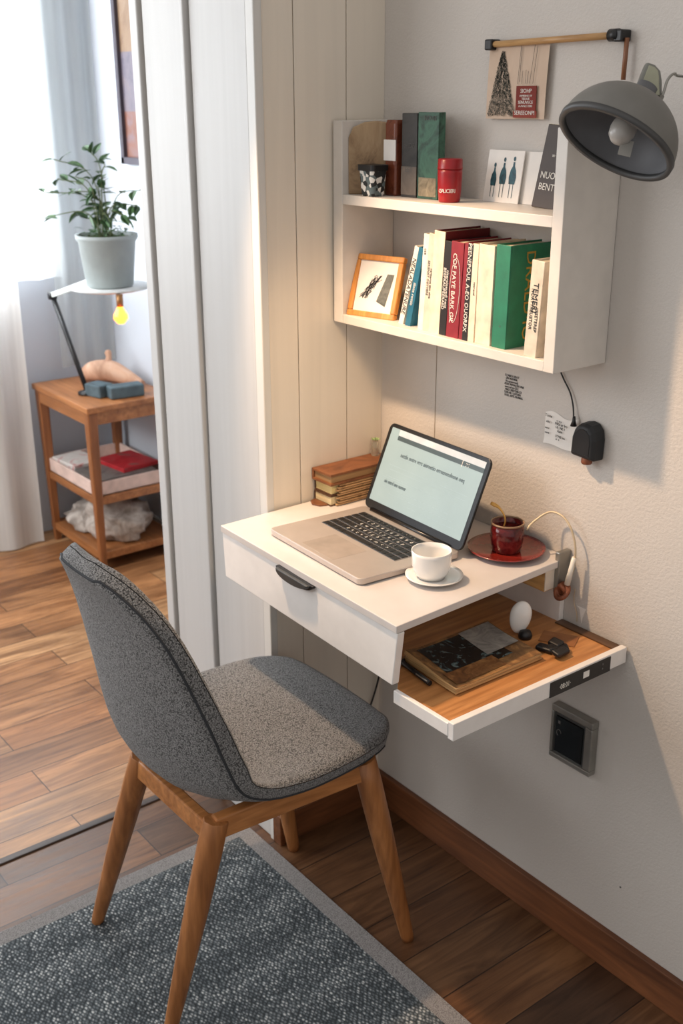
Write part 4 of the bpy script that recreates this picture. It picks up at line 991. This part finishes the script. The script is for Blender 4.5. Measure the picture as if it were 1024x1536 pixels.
obj('inset', MB().box((x0+.004, -.014, z0+.004), (x1-.004, -.0006, z1-.004)), M['darkmetal'], T)
obj('black_plate', MB().box((x0+.010, -.0165, z0+.014), (x1-.021, -.0135, z1-.020)), plain('gloss_black', (10, 11, 12), .12), T, .001)
obj('marks', MB().box((x0+.016, -.0170, z1-.034), (x0+.021, -.0166, z1-.028)).tube([(x0+.019+.005*cos(t), -.0168, z1-.052+.006*sin(t)) for t in [i*.5 for i in range(10)]], .0007, 5), M['greyink'], T)
T = thing('wall_speck', 'tiny dark speck on the wall above the baseboard', 'speck', (.66, 0, .19))
obj('speck', MB().lathe([(0, 0), (.0022, 0), (.0018, .0006), (0, .0007)], (0,0,0), 8, Matrix.Translation((.672, 0, .175)) @ Matrix.Rotation(pi/2, 4, 'X')), M['greyink'], T)

# ================================================================ WALL LAMP (dome)
cxv = Vector((.61237, -.27577, .74091)); 
RM = [[0.61237002, 0.79056404, -0.00338342], [-0.2757709, 0.21761882, 0.93626517], [0.74091387, -0.57240767, 0.3512778]]
# camera axes printed as columns: x=(.612,.791,-.003) y=(-.276,.218,.936) z=(.741,-.572,.351)
CX, CY, CZ = (Vector(RM[i]) for i in range(3))
LC = Vector((.656, -.155, 1.4215))
vw = (Vector((1.6277, -1.3555, 1.477))-LC).normalized(); vr = CY.cross(vw).normalized(); vu = vw.cross(vr)
nrm = (vr*(-.52*.92) + vu*(-.855*.92) + vw*(.40)).normalized()       # opening direction
T = thing('wall_lamp', 'grey dome wall lamp with opal bulb reaching in from the right', 'lamp', LC)
zax = -nrm; xax = (Vector((0,0,1)).cross(zax)).normalized(); yax = zax.cross(xax)
TM = Matrix(((xax.x, yax.x, zax.x, LC.x), (xax.y, yax.y, zax.y, LC.y), (xax.z, yax.z, zax.z, LC.z), (0,0,0,1)))
R = .0795
outer = [(R*cos(a), R*.92*sin(a)) for a in [pi/2*i/14 for i in range(15)]]
inner = [((R-.003)*cos(a), (R-.003)*.92*sin(a)) for a in [pi/2*i/14 for i in range(15)]]
outer[-1] = (0, R*.92); inner[-1] = (0, (R-.003)*.92)
obj('lamp_shade', MB().lathe(outer, T=TM, n=72), M['shade'], T)
obj('shade_lining', MB().lathe(inner, T=TM, n=72), M['shade_in'], T)
obj('shade_rim', MB().lathe([(R-.006, -.003), (R+.001, -.003), (R+.0015, .004), (R-.0055, .004)], T=TM, n=72, close=True), M['rim'], T)
TB = TM @ Matrix.Translation((0, 0, 0))
obj('socket', MB().lathe([(0, .085), (.014, .085), (.014, .050), (.011, .046), (0, .046)], T=TM, n=24), M['shade_in'], T)
obj('bulb', MB().lathe([(0, .0), (.008, .0015), (.0145, .008), (.017, .018), (.0165, .026), (.012, .038), (.008, .047), (0, .047)], T=TM, n=32), M['bulb'], T)
pt = LC + CX*.004 + CY*(-.018) - nrm*.018
def tg(a, c_, d_): return pt + CX*a + CY*c_ + CZ*d_
obj('tag', MB().hexa([tg(-.010, -.012, 0), tg(.006, -.016, 0), tg(.011, .004, 0), tg(-.005, .008, 0)], [tg(-.010, -.012, .001), tg(.006, -.016, .001), tg(.011, .004, .001), tg(-.005, .008, .001)]), M['tag'], T)
# bracket fin at the top of the dome
ap = LC + zax*R*.86
fdir = (CX*.10 + CY*.99).normalized(); side = CX
def fp(s, t, d): return ap + fdir*t + side*s + CZ*d
prof_ = [(-.016, -.014), (.030, -.018), (.026, .004), (.024, .022), (.021, .034), (.013, .042), (.001, .046), (-.004, .030), (-.009, .010)]
obj('bracket_fin', MB().hexa([fp(s, t, -.009) for s, t in prof_], [fp(s, t, .004) for s, t in prof_]), M['finmat'], T, .004, 3)
obj('fin_recess', MB().hexa([fp(s*.62+.004, t*.62+.012, .0035) for s, t in prof_], [fp(s*.62+.004, t*.62+.012, .0052) for s, t in prof_]), plain('fin_pale', (152, 152, 132), .4, .3), T, .001)
arm = spline([fp(.018, -.022, .006), fp(.026, .002, .006), fp(.031, .022, .004), fp(.040, .031, .0), fp(.056, .0315, -.010), (.80, -.06, 1.50), (.92, -.002, 1.485)], 7)
obj('arm', MB().tube(arm, .0018, 8), M['steel'], T)
obj('arm_ferrule', MB().tube([fp(.016, -.026, .006), fp(.025, .0, .006)], .0032, 10), M['steel'], T)
obj('wall_mount', MB().lathe([(0, 0), (.022, 0), (.022, .006), (.008, .012), (0, .012)], T=Matrix.Translation((.92, 0, 1.485)) @ Matrix.Rotation(pi/2, 4, 'X'), n=30), M['steel'], T)

# ================================================================ CAMERA
cam = bpy.data.cameras.new('camera'); co = bpy.data.objects.new('camera', cam); COL.objects.link(co)
co.matrix_world = Matrix(((CX.x, CY.x, CZ.x, 1.627706), (CX.y, CY.y, CZ.y, -1.355482), (CX.z, CY.z, CZ.z, 1.476993), (0,0,0,1)))
cam.sensor_fit = 'VERTICAL'; cam.sensor_height = 36; cam.lens = 1654.143/1536*36; cam.clip_start = .02
cam.dof.use_dof = True; cam.dof.focus_distance = 1.62; cam.dof.aperture_fstop = 7.0
bpy.context.scene.camera = co

# ================================================================ LIGHT
def look(o, d): o.rotation_euler = Vector(d).to_track_quat('-Z', 'Y').to_euler()
def area(name, loc, d, sx_, sy_, power, col, spread=180):
    l = bpy.data.lights.new(name, 'AREA'); l.shape = 'RECTANGLE'; l.size = sx_; l.size_y = sy_; l.energy = power; l.color = col; l.spread = radians(spread)
    o = bpy.data.objects.new(name, l); COL.objects.link(o); o.location = loc; look(o, d); return o
l = bpy.data.lights.new('warm_spot', 'SPOT'); l.energy = 62; l.color = (1, .67, .41); l.spot_size = radians(60); l.spot_blend = .5; l.shadow_soft_size = .028
o = bpy.data.objects.new('warm_spot', l); COL.objects.link(o); o.location = (.02, -.62, 1.80); look(o, Vector((.56, -.09, .45))-o.location)
l = bpy.data.lights.new('added_side_fill', 'SPOT'); l.energy = 9; l.color = (1, .66, .36); l.spot_size = radians(52); l.spot_blend = 1; l.shadow_soft_size = .05  # added warm fill for the alcove panelling, no lit lamp here
o = bpy.data.objects.new('added_side_fill', l); COL.objects.link(o); o.location = (.62, -.32, 1.34); look(o, Vector((0, -.21, .90))-o.location)
area('window_daylight', (-2.35, -.65, 1.55), (1, .1, -.12), 1.9, 1.4, 120, (.93, .97, 1))
area('added_room_fill', (-1.3, -2.9, 2.0), (.5, 1, -.35), 1.6, 1.4, 32, (.97, .98, 1))  # unseen soft fill added behind the view for drawer, wall and partition
area('added_far_room_fill', (-1.35, -2.0, 1.9), (-.35, 1, -.42), 1.0, 1.2, 17, (1, .98, .96), 120)  # fill added to brighten drape, side table and far floor, no window here
w = bpy.data.worlds.new('world'); bpy.context.scene.world = w; w.use_nodes = True
bg = w.node_tree.nodes['Background']; bg.inputs[0].default_value = (1, .955, .92, 1); bg.inputs[1].default_value = .66
sc = bpy.context.scene
sc.view_settings.view_transform = 'Standard'; sc.view_settings.look = 'None'; sc.view_settings.exposure = 0; sc.view_settings.gamma = 1
sc.cycles.max_bounces = 8; sc.cycles.use_denoising = True
